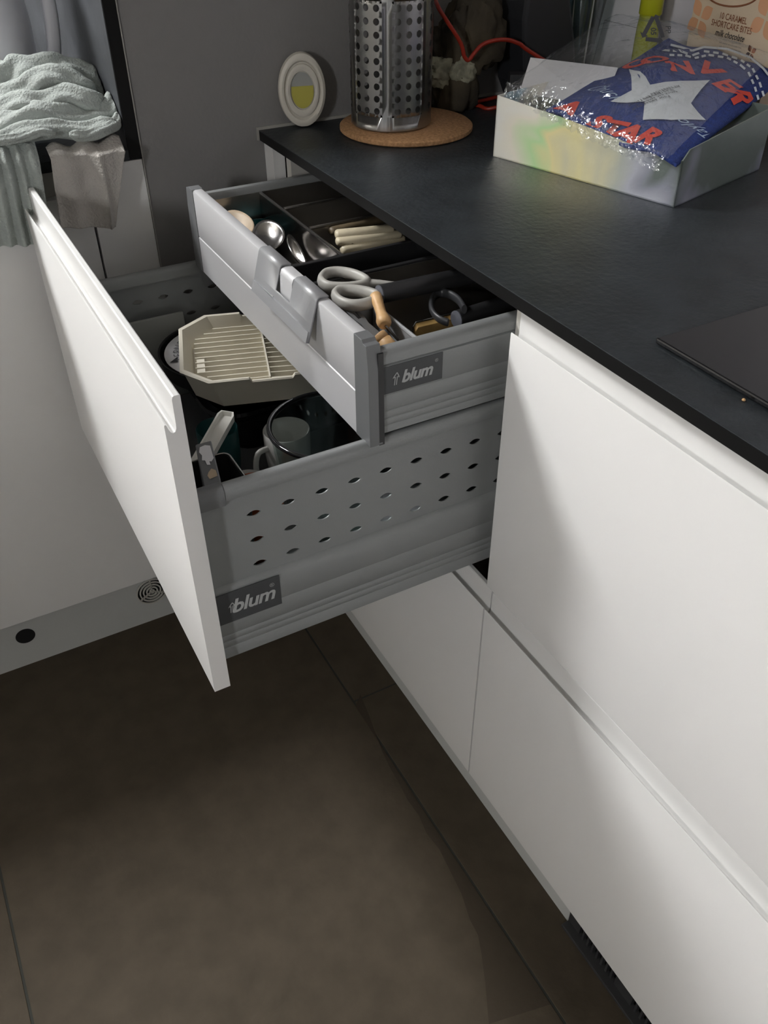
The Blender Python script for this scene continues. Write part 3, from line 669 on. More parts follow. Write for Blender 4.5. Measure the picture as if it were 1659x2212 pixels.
# ---- lime bottle
lo = at(1395, 90, 'x', .560); lo.z = ZT
lm = thing('bottle', 'lime green bottle standing against the wall behind the foil box', 'bottle', lo)
obj('body', B().lathe([(0, .0003), (.0165, .0003), (.0175, .004), (.0172, .090), (.0165, .110), (.0150, .125), (.0150, .160), (0, .160)], lo, 32), 'lime_liquid', lm, smooth=50)
obj('cap', B().lathe([(.0155, .1262), (.0168, .1275), (.0168, .175), (.015, .178), (0, .178)], lo, 32), 'lime', lm, smooth=50)
# ---- pale card leaning on the wall behind the bottle
pc = thing('greeting_card', 'pale card with a fine border leaning on the wall behind the lime bottle', 'card', (.60, .53, ZT))
yc0, yc1 = at(1283, 40, 'x', .60).y, at(1395, 40, 'x', .60).y
obj('sheet', B().prism([(.595, yc0, ZT+.0005), (.595, yc1, ZT+.0005), (.636, yc1, ZT+.190), (.636, yc0, ZT+.190)], (.0012, 0, 0)), 'paper', pc)
def cpt(yy_, zz): return Vector((.595+(zz-ZT)*.041/.19-.0004, yy_, zz))
ym = yc0-.010; zt_ = at(1300, 40, 'x', .62).z
obj('border_line', B().tube([cpt(ym, ZT+.02), cpt(ym, zt_), cpt(yc1+.004, zt_)], .0004, 4), 'ink_grey', pc)
# ---- black appliance with clear tank in the corner
ap = thing('kitchen_appliance', 'black rounded appliance with a clear tank in the corner behind the foil box', 'appliance', (.46, .58, ZT))
q0 = at(1085, 0, 'y', .56); q1 = at(1240, 70, 'y', .56)
b = B().prism([(x, .545, z) for x, z in ((.420, ZT+.0005), (.500, ZT+.0005), (.500, ZT+.055), (.492, ZT+.09), (.470, ZT+.16), (.450, ZT+.22), (.400, ZT+.22), (.392, ZT+.12), (.405, ZT+.03))], (0, .080, 0))
obj('body', b, 'black_soft', ap, bevel=.006)
tc_ = Vector((.5330, .5850, ZT+.001))
obj('tank', B().lathe([(0, 0), (.020, 0), (.023, .05), (.028, .10), (.033, .16), (.035, .20)], tc_, 28), 'glass_tank', ap, smooth=50)
obj('tank_rib', B().tube([tc_+Vector((-.0215, -.008, .04)), tc_+Vector((-.027, -.011, .12)), tc_+Vector((-.031, -.013, .19))], .0014, 6), 'paper_grey', ap)
obj('tank_rib', B().tube([tc_+Vector((-.004, -.0235, .04)), tc_+Vector((-.005, -.029, .12)), tc_+Vector((-.006, -.033, .19))], .0014, 6), 'paper_grey', ap)
# ---- dark card box
p0, p1 = at(1062, 214, 'z', ZT+.0003), at(1160, 218, 'z', ZT+.0003)
b = B().box(-.028, .028, -.012, .012, 0, .056, Matrix.Translation((.385, .515, ZT+.0003)) @ Matrix.Rotation(math.radians(-28), 4, 'Z'))
solo('card_box', b, 'black_soft', 'small dark grey card box behind the corner of the foil box', 'box', (.385, .515, ZT), bevel=.0006)
# ---- mottled dried lump and red cord
lp = thing('dried_root', 'mottled brown and cream dried woody lump behind the steel holder', 'dried root', (.325, .595, ZT))
def lump(c, s, sd, nn=4):
    b = B(); bmesh.ops.create_icosphere(b.b, subdivisions=nn, radius=1)
    for q in b.b.verts:
        d = q.co.normalized(); k = 1 + .35*noise.noise(d*1.6+Vector((sd, 0, 0))) + .20*noise.noise(d*4+Vector((0, sd, 0))) + .08*noise.noise(d*10)
        q.co = Vector((c[0]+d.x*s[0]*k, min(c[1]+d.y*s[1]*k, Y1-.003), max(c[2]+d.z*s[2]*k, ZT+.0004)))
    return b
obj('root', lump((.300, .588, ZT+.060), (.040, .030, .085), 3), 'bark', lp, smooth=60)
obj('knot', lump((.335, .585, ZT+.10), (.050, .030, .060), 9), 'bark', lp, smooth=60)
c = at(1010, 155, 'y', .552); obj('peeling_skin', lump((c.x, .570, c.z), (.024, .016, .024), 5), 'bark_pale', lp, smooth=40)
c = at(962, 160, 'y', .562); obj('peeling_skin', lump((c.x, .575, c.z), (.026, .014, .022), 2), 'bark_pale', lp, smooth=40)
cp_ = [(947, 16), (965, 45), (985, 75), (998, 100), (1003, 122), (1012, 130), (1022, 118), (1040, 98), (1065, 88), (1095, 86), (1118, 93), (1134, 104)]
def smoothpath(P, n=4):
    out = []
    for i in range(len(P)-1):
        a, b_, c_, d_ = P[max(i-1, 0)], P[i], P[i+1], P[min(i+2, len(P)-1)]
        for k in range(n):
            t_ = k/n; out.append(.5*((2*b_)+(c_-a)*t_+(2*a-5*b_+4*c_-d_)*t_**2+(3*b_-a-3*c_+d_)*t_**3))
    return out+[P[-1]]
rc = [at(915, -45, 'y', .606), at(935, -12, 'y', .585)] + [at(x, y, 'y', .535) for x, y in cp_]
r2 = [at(1134, 104, 'y', .535), Vector((.455, .52, .955)), at(1072, 232, 'z', ZT+.004), at(1035, 228, 'z', ZT+.004), at(1008, 223, 'z', ZT+.004), at(1035, 219, 'z', ZT+.004), at(1072, 210, 'z', ZT+.004)]
solo('red_cord', B().tube(smoothpath(rc+r2[1:]), .0030, 8), 'red_cord', 'thin red cord looping behind the foil box beside the steel holder', 'cord', rc[6], smooth=80)

# ================================================================ left worktop: jug and cloths
jo = Vector((-.318, .835, ZT+.0004))
jg = thing('jug', 'pale grey jug with a loop handle behind the cloths', 'jug', jo)
obj('body', B().lathe([(0, 0), (.048, 0), (.055, .004), (.060, .06), (.062, .13), (.056, .21), (.050, .25), (.053, .262), (.050, .262), (.046, .25), (.052, .2), (.056, .1), (.05, .01), (0, .01)], jo, 40), 'jug', jg, smooth=50)
hp = [jo+Vector((dx, dy, dz)) for dx, dy, dz in ((.054, -.01, .225), (.072, -.012, .222), (.086, -.014, .195), (.090, -.015, .15), (.085, -.014, .10), (.074, -.012, .065), (.056, -.01, .055))]
obj('handle', B().tube(smoothpath(hp), .0055, 8, ry=1.8), 'jug', jg, smooth=80)
def heapcloth():
    b = B()
    def rope(px, y, r, ry=1.0, sd=0):
        P = smoothpath([at(x, yy_, 'y', y_) for (x, yy_), y_ in zip(px, y if isinstance(y, (list, tuple)) else [y]*len(px))], 8)
        n0 = len(b.b.verts); k = len(P)
        b.tube(P, [r*(min(1, .35+6*i/k, .35+6*(k-1-i)/k)) for i in range(k)], 40, ry=ry)
        b.b.verts.ensure_lookup_table()
        for i, q in enumerate(b.b.verts[n0:]):
            c_ = P[i//40]; d = q.co-c_
            q.co = c_ + d*(1 + .26*noise.noise(q.co*34+Vector((sd, 0, 0))) + .12*math.sin(5*2*PI*(i % 40)/40 + 5*noise.noise(c_*25+Vector((sd, 2, 0)))) + .05*noise.noise(q.co*95))
            q.co.x = min(q.co.x, XS-.0195)
            q.co.z = max(q.co.z, ZT+.0015) if q.co.y > Y1-.006 else q.co.z
    rope([(-160, 190), (-60, 185), (20, 178), (80, 162), (140, 168), (190, 185), (232, 225)], .735, .026, 1.0, 1)
    rope([(-120, 240), (-20, 232), (30, 205), (80, 180), (130, 172), (170, 190), (205, 215)], .700, .022, .8, 2)
    rope([(-120, 270), (-20, 262), (40, 232), (100, 222), (150, 214), (195, 220), (225, 235)], .672, .020, .85, 3)
    rope([(-140, 300), (-30, 285), (30, 262), (90, 246), (140, 252), (185, 262), (225, 250), (246, 222), (236, 204)], [.655]*6+[.66, .675, .69], .0165, .95, 4)
    rope([(-140, 330), (-30, 318), (10, 300), (50, 287), (110, 276), (165, 281), (215, 275), (250, 262)], .628, .0125, .9, 5)
    rope([(-20, 305), (20, 300), (60, 292), (90, 283), (120, 288)], .606, .0060, 1.0, 6)
    rope([(150, 290), (185, 292), (225, 283), (248, 268), (256, 246)], [.606, .606, .612, .630, .650], .0060, 1.2, 7)
    # pleated flap hanging from the heap
    def flap(u, v):
        x = -.318 - .20*u - .012*v*(1-u)
        z = ZT+.030 - (.112+.014*math.sin(5*u+1))*v; k = min(1, v/.2)
        y = .604 - .004*k + .0050*math.sin(2*PI*(x*62+.5*v*math.sin(4*u)))*(.6+.4*math.sin(9*u)) + .006*math.sin(2*PI*(x*11+.3*v))*(.5+.5*k) + .004*noise.noise(Vector((x*30, v*3, 7)))
        if v < .12: y += .012*(1-v/.12)
        return Vector((x, min(y, .6235), z))
    b.grid(flap, 110, 40)
    return b
solo('muslin_cloth', heapcloth(), 'muslin_green', 'grey-green muslin cloth heaped in rolls on the worktop edge in front of the jug', 'cloth', (-.38, .68, ZT), smooth=180)
def drape(u, v):     # narrower cloth hanging below the heap, right edge folded back on itself
    xl, xr = -.3060-.008*v, -.2090-.034*v
    x = xr + (xl-xr)*u
    k = min(1, v/.10)
    z = ZT + .022 - (.108 - .010*u)*v
    y = .6000 - .010*k
    f = max(0, 1-abs(u-(.42-.30*v))/.10)      # diagonal fold line
    y -= .0075*f*k; y -= (.005 if u < (.42-.30*v) else 0)*k
    y += .0035*math.sin(2*PI*(2.2*u+.3*v))*k + .002*noise.noise(Vector((x*50, v*4, 3)))
    if v < .10: y += .020*(1-v/.10); z += .004*math.sin(16*u)*(1-v/.1)
    return Vector((x, min(y, .6265), z))
solo('muslin_cloth', B().grid(drape, 60, 60), 'muslin_beige', 'beige muslin cloth hanging over the worktop edge below the grey-green heap', 'cloth', (-.25, .6, .83), smooth=180, solid=.002)

# ================================================================ cutlery in the inner drawer
def spoon(name, bowl, tail, roll, m, label, w_=.021, l_=.030, deep=.009, hw=.0035):
    bowl, tail = Vector(bowl), Vector(tail); d = (tail-bowl).normalized(); up = Vector((0, 0, 1)); sd = d.cross(up).normalized(); n = sd.cross(d)
    R_ = Matrix.Rotation(math.radians(roll), 3, d); sd, n = R_ @ sd, R_ @ n
    th = thing(name, label, 'spoon', bowl-Vector((0, 0, .012)), 'spoons in the front compartment' if m == 'steel' else None)
    b = B(); rings = []
    nr, na = 7, 28
    for i in range(nr+1):
        r = i/nr
        rings.append([bowl + sd*w_*r*math.cos(2*PI*j/na)*(1-.12*math.sin(2*PI*j/na)) - d*l_*r*math.sin(2*PI*j/na) - n*deep*(1-r*r) for j in range(na)])
    V = [q for rg in rings for q in rg]
    F = [(i*na+j, i*na+(j+1) % na, (i+1)*na+(j+1) % na, (i+1)*na+j) for i in range(nr) for j in range(na)]
    b.add(V, F); obj('bowl', b, m, th, smooth=180, solid=.0013, weld=True)
    k0 = bowl + d*l_*.96
    obj('handle', B().tube([k0, k0+d*.012+n*.002, k0+d*.03+n*.004, tail.lerp(k0, .4)+n*.003, tail], [hw*.8, hw*.75, hw*.8, hw*1.1, hw*1.7], 8, ry=.45, up=n), m, th, smooth=80)
    return th
spoon('spoon', (-.0905, .4090, .852), (-.1130, .2720, .812), 18, 'steel', 'shiny steel spoon lying with its hollow bowl facing up near the wooden spoon')
spoon('spoon', (-.0700, .3640, .842), (-.0880, .2700, .812), -48, 'steel', 'shiny steel spoon turned on its side against the steel divider', w_=.017)
spoon('wooden_spoon', (-.1085, .4760, .848), (-.1230, .3150, .815), 10, 'wood_pale', 'pale wooden spoon tucked behind the aluminium drawer front', w_=.022, l_=.034, hw=.005)
p = Vector((-.0720, .4950, .828))
tt = thing('glass_scoop', 'dark teal glass scoop at the back of the spoon compartment', 'scoop', p-Vector((0, 0, .02)))
obj('bowl', B().lathe([(0, -.020), (.016, -.016), (.024, -.004), (.026, .006), (.0245, .006), (.022, -.003), (.014, -.014), (0, -.017)], p, 28, 1, .8), 'teal_glass', tt, smooth=60)
obj('rim', B().tube([p+Vector((.0252*math.cos(a*PI/14), .020*math.sin(a*PI/14), .006)) for a in range(28)], .0009, 6, closed=True), 'teal_glass', tt)
def bar(name, a, c, r, ry, m, label, cat, group=None, prof=None):
    a, c = Vector(a), Vector(c); d = c-a
    prof = prof or [(0, .55), (.02, .85), (.07, 1), (.5, .92), (1, .9)]
    o = solo(name, B().tube([a+d*t_ for t_, _ in prof], [r*k for _, k in prof], 12, ry=ry), m, label, cat, a, group, smooth=60)
    return o
bar('table_knife', (-.1080, .3560, .828), (-.0960, .2720, .820), .0085, .5, 'black_soft', 'dark grey flat knife handle lying between the two steel spoons', 'knife')
# knives in the side compartment
def knife(hl, hr_, m, label, r=.0075, rivets=()):
    a, c = at(*hl[:2], 'z', hl[2]), at(*hr_[:2], 'z', hr_[2]); d = (c-a)
    th = thing('table_knife', label, 'knife', a-Vector((0, 0, r)), 'old knives in the side compartment')
    obj('handle', B().tube([a+d*t_ for t_ in (0, .015, .05, .5, 1, 1.04)], [r*k for k in (.5, .82, 1, .95, .92, .5)], 12, ry=.75), m, th, smooth=60)
    n_ = Vector((d.y, -d.x, 0)).normalized()*.006
    obj('blade', B().prism([a+d*1.02-n_, a+d*2.0-n_, a+d*2.1, a+d*2.0+n_, a+d*1.02+n_], (0, 0, .0012)), 'steel', th)
    for rv in rivets: obj('rivet', B().lathe([(0, 0), (.0015, 0), (.0013, .0006), (0, .0008)], a+d*rv+Vector((0, 0, r*.74)), 10), 'brown_handle', th)
knife((712, 500, .860), (842, 470, .860), 'brown_handle', 'brown-handled knife behind the cream-handled knives')
knife((724, 507, .866), (846, 494, .866), 'cream_handle', 'cream-handled knife with a rounded pale end on top of the others', .0080)
knife((726, 523, .860), (862, 505, .860), 'cream_handle', 'yellowed cream-handled knife between the other two cream handles', .0078)
knife((737, 541, .852), (868, 515, .852), 'cream_handle', 'flat cream knife handle with brown rivets next to the black cross bar', .0082, (.18, .8))
for k in (0, 1):
    c = at(628+14*k, 432+4*k, 'z', .812); pts = [c+Vector((.008*math.cos(a)+.002*a*(k-.5), .008*math.sin(a), .003+.003*math.sin(a*1.5+k))) for a in [i*.45 for i in range(12)]]
    solo('wire_clip', B().tube(pts, .0009, 6), 'steel', ('thin bent wire clip touching the steel divider in the far side compartment', 'thin bent wire clip lying free in the middle of the far side compartment')[k], 'clip', c-Vector((0, 0, .01)), 'wire clips in the drawer', smooth=80)
# grey scissors
sc = thing('scissors', 'grey-handled scissors lying in the middle compartment of the cutlery insert', 'scissors', (-.07, .175, .80))
def loop(c4, z0_, z1_, name, m, par, r=.0045):
    P = [at(x, y, 'z', z0_+(z1_-z0_)*i/len(c4)) for i, (x, y) in enumerate(c4)]
    Q = []
    n_ = len(P)
    for i in range(n_):
        a, b_, c_, d_ = P[i-1], P[i], P[(i+1) % n_], P[(i+2) % n_]
        for k in range(4):
            t_ = k/4; Q.append(.5*((2*b_)+(c_-a)*t_+(2*a-5*b_+4*c_-d_)*t_**2+(3*b_-a-3*c_+d_)*t_**3))
    obj(name, B().tube(Q, r, 10, closed=True, ry=1.5), m, par, smooth=80)
loop([(694, 604), (704, 592), (730, 588), (762, 593), (786, 603), (794, 611), (780, 618), (746, 622), (712, 620), (697, 612)], .874, .874, 'finger_loop', 'grey_handle', sc)
loop([(724, 636), (736, 628), (768, 628), (800, 634), (815, 642), (800, 654), (768, 660), (744, 656), (728, 646)], .877, .877, 'finger_loop', 'grey_handle', sc)
s0, s1, s2 = at(792, 611, 'z', .874), at(846, 613, 'z', .872), at(960, 596, 'z', .874)
obj('shank', B().tube([s0, s0.lerp(s1, .5), s1, s1.lerp(s2, .15)], [.0070, .0060, .0040, .0020], 10, ry=.6), 'grey_handle', sc, smooth=80)
obj('blade', B().prism([s1+Vector((0, -.006, -.002)), s2+Vector((0, -.002, 0)), s2, s1+Vector((0, .006, -.002))], (0, 0, .0016)), 'steel_tray', sc)
# black handled tools with grey round ends
def blackrod(px, py, z, L_, r, label, dy=-.01):
    a = at(px, py, 'z', z); d = Vector((1, dy, -.02)).normalized()
    th = thing('kitchen_tool', label, 'utensil', a-Vector((0, 0, r)))
    obj('handle', B().tube([a+d*.0004, a+d*L_], r, 20), 'dark_plastic', th, smooth=60)
    obj('end_disc', B().tube([a-d*.0006, a+d*.0004], r*.98, 20), 'grey_end', th, smooth=60)
blackrod(820, 636, .880, .13, .0100, 'black-handled kitchen tool with a grey round end resting across the scissors')
blackrod(986, 690, .858, .11, .0095, 'black-handled kitchen tool with a grey round end below the dark curved ring', .12)
# dark curved ring handle
rg = [(1003, 668), (992, 650), (975, 638), (955, 632), (938, 640), (932, 658), (936, 676), (950, 690), (968, 697)]
P = smoothpath([at(x, y, 'z', .872-.0012*i) for i, (x, y) in enumerate(rg)])
solo('kitchen_tool', B().tube(P, 0.0030, 10, ry=1.7), 'ring_dark', 'dark curved ring handle of a tool standing in the corner compartment', 'utensil', (-.02, .1, .80), smooth=80)
# wooden handled pricker, and a second one
def turned(name, hp0, hp1, z0_, z1_, label, rod=None, group=None, prof=None):
    a, c = at(*hp0, 'z', z0_), at(*hp1, 'z', z1_); d = c-a
    th = thing(name, label, 'utensil', c-Vector((0, 0, .01)))
    prof = prof or [(0, .0052), (.02, .0062), (.10, .0064), (.35, .0056), (.60, .0054), (.74, .0066), (.84, .0078), (.93, .0074), (.99, .0058), (1, .0048)]
    obj('handle', B().tube([a+d*t_ for t_, _ in prof], [r for _, r in prof], 20), 'wood', th, smooth=70)
    if rod:
        e = at(*rod[:2], 'z', rod[2]); obj('rod', B().tube([c, e], .0014, 8), 'steel', th, smooth=80)
turned('pricker', (811, 638), (832, 703), .882, .870, 'turned wooden-handled steel pricker leaning over the steel divider', (866, 742, .846))
turned('corer', (818, 722), (846, 756), .862, .850, 'short wooden utensil handle in the front corner compartment', None, prof=[(0, .0064), (.05, .0072), (.30, .0074), (.34, .0066), (.38, .0078), (.8, .0084), (1, .0088)])
a, c = at(748, 660, 'z', .872), at(815, 728, 'z', .858); d = (c-a); n_ = Vector((d.y, -d.x, 0)).normalized()
pl = thing('peeler', 'flat grey metal peeler blade with a slot against the drawer front', 'peeler', c-Vector((0, 0, .02)))
w0, w1 = n_*.0060, n_*.0042
b = B()
for s_ in (1, -1):
    b.prism([a+w0*s_, a+d*.45+w0*s_, a+d*.45+w0*s_*.35, a+w0*s_*.35] if s_ == 1 else [a+w0*s_*.35, a+d*.45+w0*s_*.35, a+d*.45+w0*s_, a+w0*s_], (0, 0, .0012))
b.prism([a+d*.45+w0, a+d*.62+w1, a+d+w1*1.5, a+d-w1*1.5, a+d*.62-w1, a+d*.45-w0], (0, 0, .0012))
obj('blade', b, 'silver_dark', pl)
obj('cross_pin', B().tube([a+d*.04+w0*1.5, a+d*.04-w0*1.5], .0009, 6), 'steel', pl)
a = at(893, 712, 'z', .846); c = at(985, 690, 'z', .846)
sw = thing('spatula', 'amber wooden spatula with a thin metal edge in the corner compartment', 'spatula', a-Vector((0, 0, .012)))
d = c-a
obj('blade', B().prism([a+Vector((.003, 0, .007)), a+Vector((0, 0, .003)), a+Vector((0, 0, -.012)), c+Vector((0, 0, -.012)), c+Vector((0, 0, .007))], (-.003, -.010, 0)), 'amber_wood', sw, bevel=.0006)
obj('metal_edge', B().tube([a+Vector((-.0005, 0, -.010)), a+Vector((-.0005, 0, .004)), a+Vector((.003, 0, .0085)), c+Vector((0, 0, .0085))], .0007, 6), 'steel', sw)
for k in range(2):
    a, c = at(822, 729+11*k, 'z', .842), at(852, 730+11*k, 'z', .842)
    solo('skewer', B().tube([a, c], .0010, 6), 'steel', ('short steel skewer crossing behind the short wooden utensil handle', 'short steel skewer closest to the grey drawer side, in the corner compartment')[k], 'skewer', a, 'steel skewers in the corner compartment')

# ================================================================ crockery in the deep drawer
ZF = .5783
def rrect(cx_, cy_, hx, hy, r, n_=6):
    out = []
    for sx, sy, a0 in ((1, 1, 0), (-1, 1, 90), (-1, -1, 180), (1, -1, 270)):
        for k in range(n_+1):
            a = math.radians(a0+90*k/n_); out.append((cx_+sx*(hx-r)+r*math.cos(a), cy_+sy*(hy-r)+r*math.sin(a)))
    return out
def loft(b, loops, close=True):
    V = [[b.b.verts.new(p) for p in lp_] for lp_ in loops]; n_ = len(V[0])
    for A, C in zip(V, V[1:]):
        for j in range(n_): b.b.faces.new((A[j], A[(j+1) % n_], C[(j+1) % n_], C[j]))
    if close: b.b.faces.new(V[0][::-1]); b.b.faces.new(V[-1])
    return b
ds = thing('roasting_dish', 'black glossy roasting dish under the cream rack tray in the deep drawer', 'dish', (-.08, .41, ZF))
RD = (-.0750, .4100)
def rl(hx, hy, r, z): return [(x, y, z) for x, y in rrect(*RD, hx, hy, r)]
obj('dish', loft(B(), [rl(.110, .062, .03, ZF+.0005), rl(.122, .072, .035, .600), rl(.132, .082, .04, .645), rl(.146, .094, .046, .652), rl(.149, .097, .048, .656), rl(.147, .095, .047, .660), rl(.134, .084, .042, .656), rl(.125, .075, .036, .61), rl(.112, .062, .03, .586)]), 'black_gloss', ds, smooth=50)
pn = thing('cake_tin', 'round dark tin with a white printed paper disc behind the cream tray', 'tin', (-.155, .447, .662))
pc_ = (-.1560, .4470, .6615)
obj('tin', B().lathe([(0, 0), (.080, 0), (.086, .004), (.090, .027), (.0915, .029), (.089, .0285), (.084, .006), (0, .004)], pc_, 56), 'dark_plastic', pn, smooth=45)
obj('paper_disc', B().lathe([(0, .0262), (.0830, .0252), (.0830, .0260), (0, .0272)], pc_, 56), 'paper', pn, label='white paper disc with lettering')
pz = pc_[2]+.0276
for i, ch in enumerate('DIERNE'):
    a = math.radians(193-11.0*i); px_, py_ = pc_[0]+.064*math.cos(a), pc_[1]+.064*math.sin(a)
    tx = Vector((math.sin(a), -math.cos(a), 0)); ty = Vector((math.cos(a), math.sin(a), 0))
    text('disc_lettering', ch, .017, planar((px_, py_, pz), tx, ty, .0002), 'ink_red' if i == 0 else 'ink_grey', pn)
a = at(432/1.0-65, 787, 'z', pz)
obj('printed_wedge', B().poly([at(367, 783, 'z', pz), at(384, 770, 'z', pz), at(384, 782, 'z', pz)]), 'ink', pn)
# cream microwave rack tray
TXv, TYv = Vector((.954, -.300, 0)), Vector((.300, .954, 0))
def tp(X, Y, z): return Vector((TXv.x*X+TYv.x*Y, TXv.y*X+TYv.y*Y, z))
X0, X1, Y0, Y1t, cut = -.3390, -.1170, .2020, .3890, .034
def octo(e, z, notch=0):
    xa, xb, ya, yb, c_ = X0-e, X1+e, Y0-e, Y1t+e, cut
    P = [(xa, ya+c_), (xa+c_, ya), (-.2560, ya), (-.2530, ya), (-.2030, ya), (-.2000, ya), (xb-c_, ya), (xb, ya+c_), (xb, yb-c_), (xb-c_, yb), (-.2000, yb), (-.2030, yb), (-.2530, yb), (-.2560, yb), (xa+c_, yb), (xa, yb-c_)]
    return [tp(x, y, z - (notch if 3 <= i <= 4 or 11 <= i <= 12 else 0)) for i, (x, y) in enumerate(P)]
rt = thing('microwave_rack', 'cream plastic ribbed rack tray with clipped corners in the deep drawer', 'tray', tp(-.228, .295, .6905))
obj('tray', loft(B(), [octo(-.014, .6925), octo(-.003, .7345, .0045), octo(.0005, .7350, .0045), octo(-.0010, .7368, .0045), octo(-.0045, .7360, .0045), octo(-.0135, .7170), octo(-.0145, .7110)]), 'cream', rt, smooth=35)
for k in range(12):
    Y = Y0+.020 + k*.0132
    inset = max(0, .026-abs(min(k, 11-k))*.012)
    for xa, xb, dy, dd in ((X0+.0180+inset, -.2310, 0, 0), (-.2280, X1-.018-inset, -.0035, -.004)):
        obj('rib', B().prism([tp(xa, Y+dy-.0030, .7113), tp(xa, Y+dy-.0008, .7255), tp(xa, Y+dy+.0008, .7255), tp(xa, Y+dy+.0030, .7113)], tp(xb, Y+dy+dd, 0)-tp(xa, Y+dy, 0)), 'cream', rt)
obj('cross_rib', B().prism([tp(-.2310, Y0+.017, .7113), tp(-.2302, Y0+.017, .7265), tp(-.2288, Y0+.017, .7265), tp(-.2280, Y0+.017, .7113)], tp(0, .153, 0)), 'cream', rt)
obj('end_tab', B().prism([tp(X0+.020, Y0+.050, .7113), tp(X0+.030, Y0+.050, .7113), tp(X0+.030, Y0+.050, .7240), tp(X0+.020, Y0+.050, .7240)], tp(0, .034, 0)), 'cream', rt)
# grey board against the far drawer side
solo('chopping_board', B().box(-.318, -.1815, .5375, .5425, ZF+.0005, .7120), 'paper_grey', 'thin grey-green board standing against the far perforated drawer side', 'board', (-.25, .54, ZF), bevel=.0015)
# glass bowl with dark rim
gb = thing('glass_bowl', 'clear glass bowl with a thick dark rim in the deep drawer', 'bowl', (-.1470, .1150, ZF))
GC = (-.1470, .1150, ZF+.0005)
obj('bowl', B().lathe([(0, 0), (.040, 0), (.047, .006), (.056, .06), (.0655, .135), (.0690, .1655), (.0665, .1655), (.0630, .135), (.0535, .06), (.044, .009), (0, .005)], GC, 48), 'glass_thin', gb, smooth=50)
obj('rim', B().tube([Vector(GC)+Vector((.0690*math.cos(2*PI*i/48), .0690*math.sin(2*PI*i/48), .1665)) for i in range(48)], .0030, 10, closed=True), 'black_gloss', gb, smooth=80)
def mug(c_, r, h_, m, label, cat, name, hd=None, inner=None):
    th = thing(name, label, cat, c_)
    obj('cup', B().lathe([(0, 0), (r*.72, 0), (r*.80, .003), (r*.98, h_*.6), (r, h_), (r*.97, h_+.0012), (r*.93, h_), (r*.90, h_*.6), (r*.72, .008), (0, .006)], c_, 36), m, th, smooth=50)
    if hd is not None:
        d = Vector((math.cos(hd), math.sin(hd), 0)); c_ = Vector(c_)
        obj('handle', B().tube(smoothpath([c_+d*r*.97+Vector((0, 0, h_*.82)), c_+d*(r+.014)+Vector((0, 0, h_*.8)), c_+d*(r+.019)+Vector((0, 0, h_*.55)), c_+d*(r+.012)+Vector((0, 0, h_*.3)), c_+d*r*.9+Vector((0, 0, h_*.24))]), .003, 8, ry=1.4), m, th, smooth=80)
    return th
mug((-.1520, .2420, ZF+.0005), .030, .088, 'white_ceramic', 'white mug between the black dish and the glass bowl', 'mug', 'mug', math.radians(-170))
mug((-.2310, .1800, ZF+.0005), .024, .075, 'white_ceramic', 'small white ramekin beside the glass bowl', 'ramekin', 'ramekin')
mug((-.2330, .2700, ZF+.0005), .026, .100, 'teal_plastic', 'dark teal plastic tumbler beside the cream scraper handle', 'tumbler', 'tumbler')
mug((-.2460, .1080, ZF+.0005), .030, .118, 'orange', 'terracotta orange cup beside the wire-rimmed tin', 'cup', 'cup')
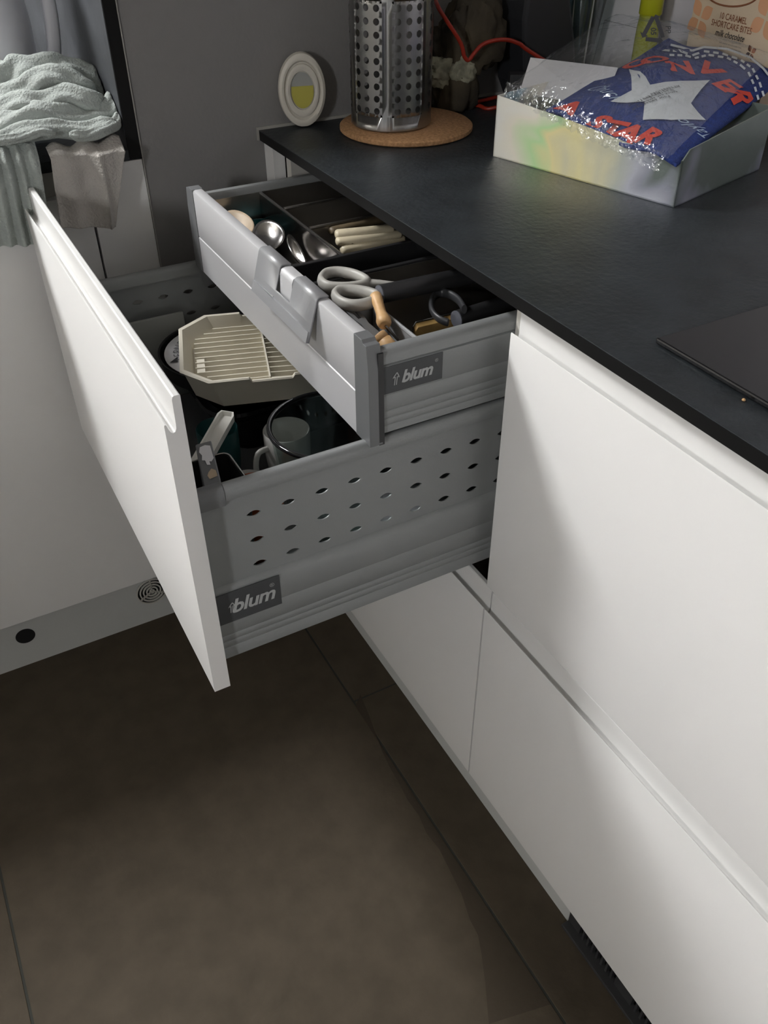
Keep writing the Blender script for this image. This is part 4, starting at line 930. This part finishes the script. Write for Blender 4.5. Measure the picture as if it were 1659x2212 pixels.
# white channel handle
a, c = at(489, 892, 'z', .722), at(428, 1000, 'z', .705); d = c-a; n_ = Vector((d.y, -d.x, 0)).normalized()
sp_ = thing('scraper', 'cream plastic scraper handle with a raised rim standing up in the deep drawer', 'scraper', c-Vector((0, 0, .02)))
hw_ = .0105; ol = [a-n_*hw_*.75-d*.04, a+n_*hw_*.75-d*.04, a+n_*hw_+d*.03, c+n_*hw_*1.0, c-n_*hw_*1.0, a-n_*hw_+d*.03]
b = B(); cen = (a+c)/2
loft(b, [[p_+Vector((0, 0, -.008)) for p_ in ol], [p_ for p_ in ol], [cen+(p_-cen)*.90+n_*0 for p_ in ol] if 0 else [p_.lerp(a+d*max(.02, min(.98, (p_-a).dot(d)/d.dot(d))), .22) for p_ in ol], [p_.lerp(a+d*max(.05, min(.95, (p_-a).dot(d)/d.dot(d))), .34)+Vector((0, 0, -.005)) for p_ in ol]])
obj('handle', b, 'white_plastic', sp_, smooth=30)
obj('blade', B().prism([c-n_*.022, c+n_*.022, c+d*.35+n_*.024-Vector((0, 0, .03)), c+d*.35-n_*.024-Vector((0, 0, .03))], (0, 0, -.002)), 'white_plastic', sp_)
# wire-rimmed dark tin with a plastic strip
lt = thing('loaf_tin', 'dark loaf tin with a thin bright wire rim beside the drawer front', 'tin', (-.30, .08, ZF))
def ll(hx, hy, z): return [(x, y, z) for x, y in rrect(-.2990, .0790, hx, hy, .009)]
obj('tin', loft(B(), [ll(.025, .030, ZF+.0005), ll(.030, .036, .748), ll(.0285, .0345, .748), ll(.0235, .0285, .584)]), 'dark_plastic', lt, smooth=40)
obj('wire_rim', B().tube(ll(.0300, .0360, .7490), .0011, 6, closed=True), 'steel', lt, smooth=80)
a0, a1, b0, b1 = at(422, 960, 'z', .775), at(456, 951, 'z', .775), at(444, 1062, 'z', .765), at(480, 1050, 'z', .765)
ps = thing('plastic_case', 'clear grey plastic case with a torn white sticker standing in the loaf tin', 'case', (-.305, .07, .70))
obj('case', loft(B(), [[p_+Vector((0, 0, -.06)) for p_ in (a0, a1, b1, b0)], [a0, a1, b1, b0]]), 'silver_dark', ps, bevel=.0012)
def cs_(u, v): return (a0.lerp(a1, u)).lerp(b0.lerp(b1, u), v) + Vector((0, 0, .0007))
st = [(.22, .10), (.55, .08), (.86, .12), (.90, .40), (.72, .46), (.60, .44), (.62, .52), (.42, .50), (.36, .40), (.18, .38), (.25, .28), (.12, .2)]
obj('torn_sticker', B().poly([cs_(u, v_) for u, v_ in st]), 'paper', ps, label='torn white sticker'); obj('torn_sticker', B().poly([cs_(u, v_) for u, v_ in ((.40, .66), (.62, .60), (.85, .66), (.88, .78), (.40, .80), (.30, .72))]), 'wood_pale', ps)

for o in bpy.data.objects:
    if '_b' in o: del o['_b']
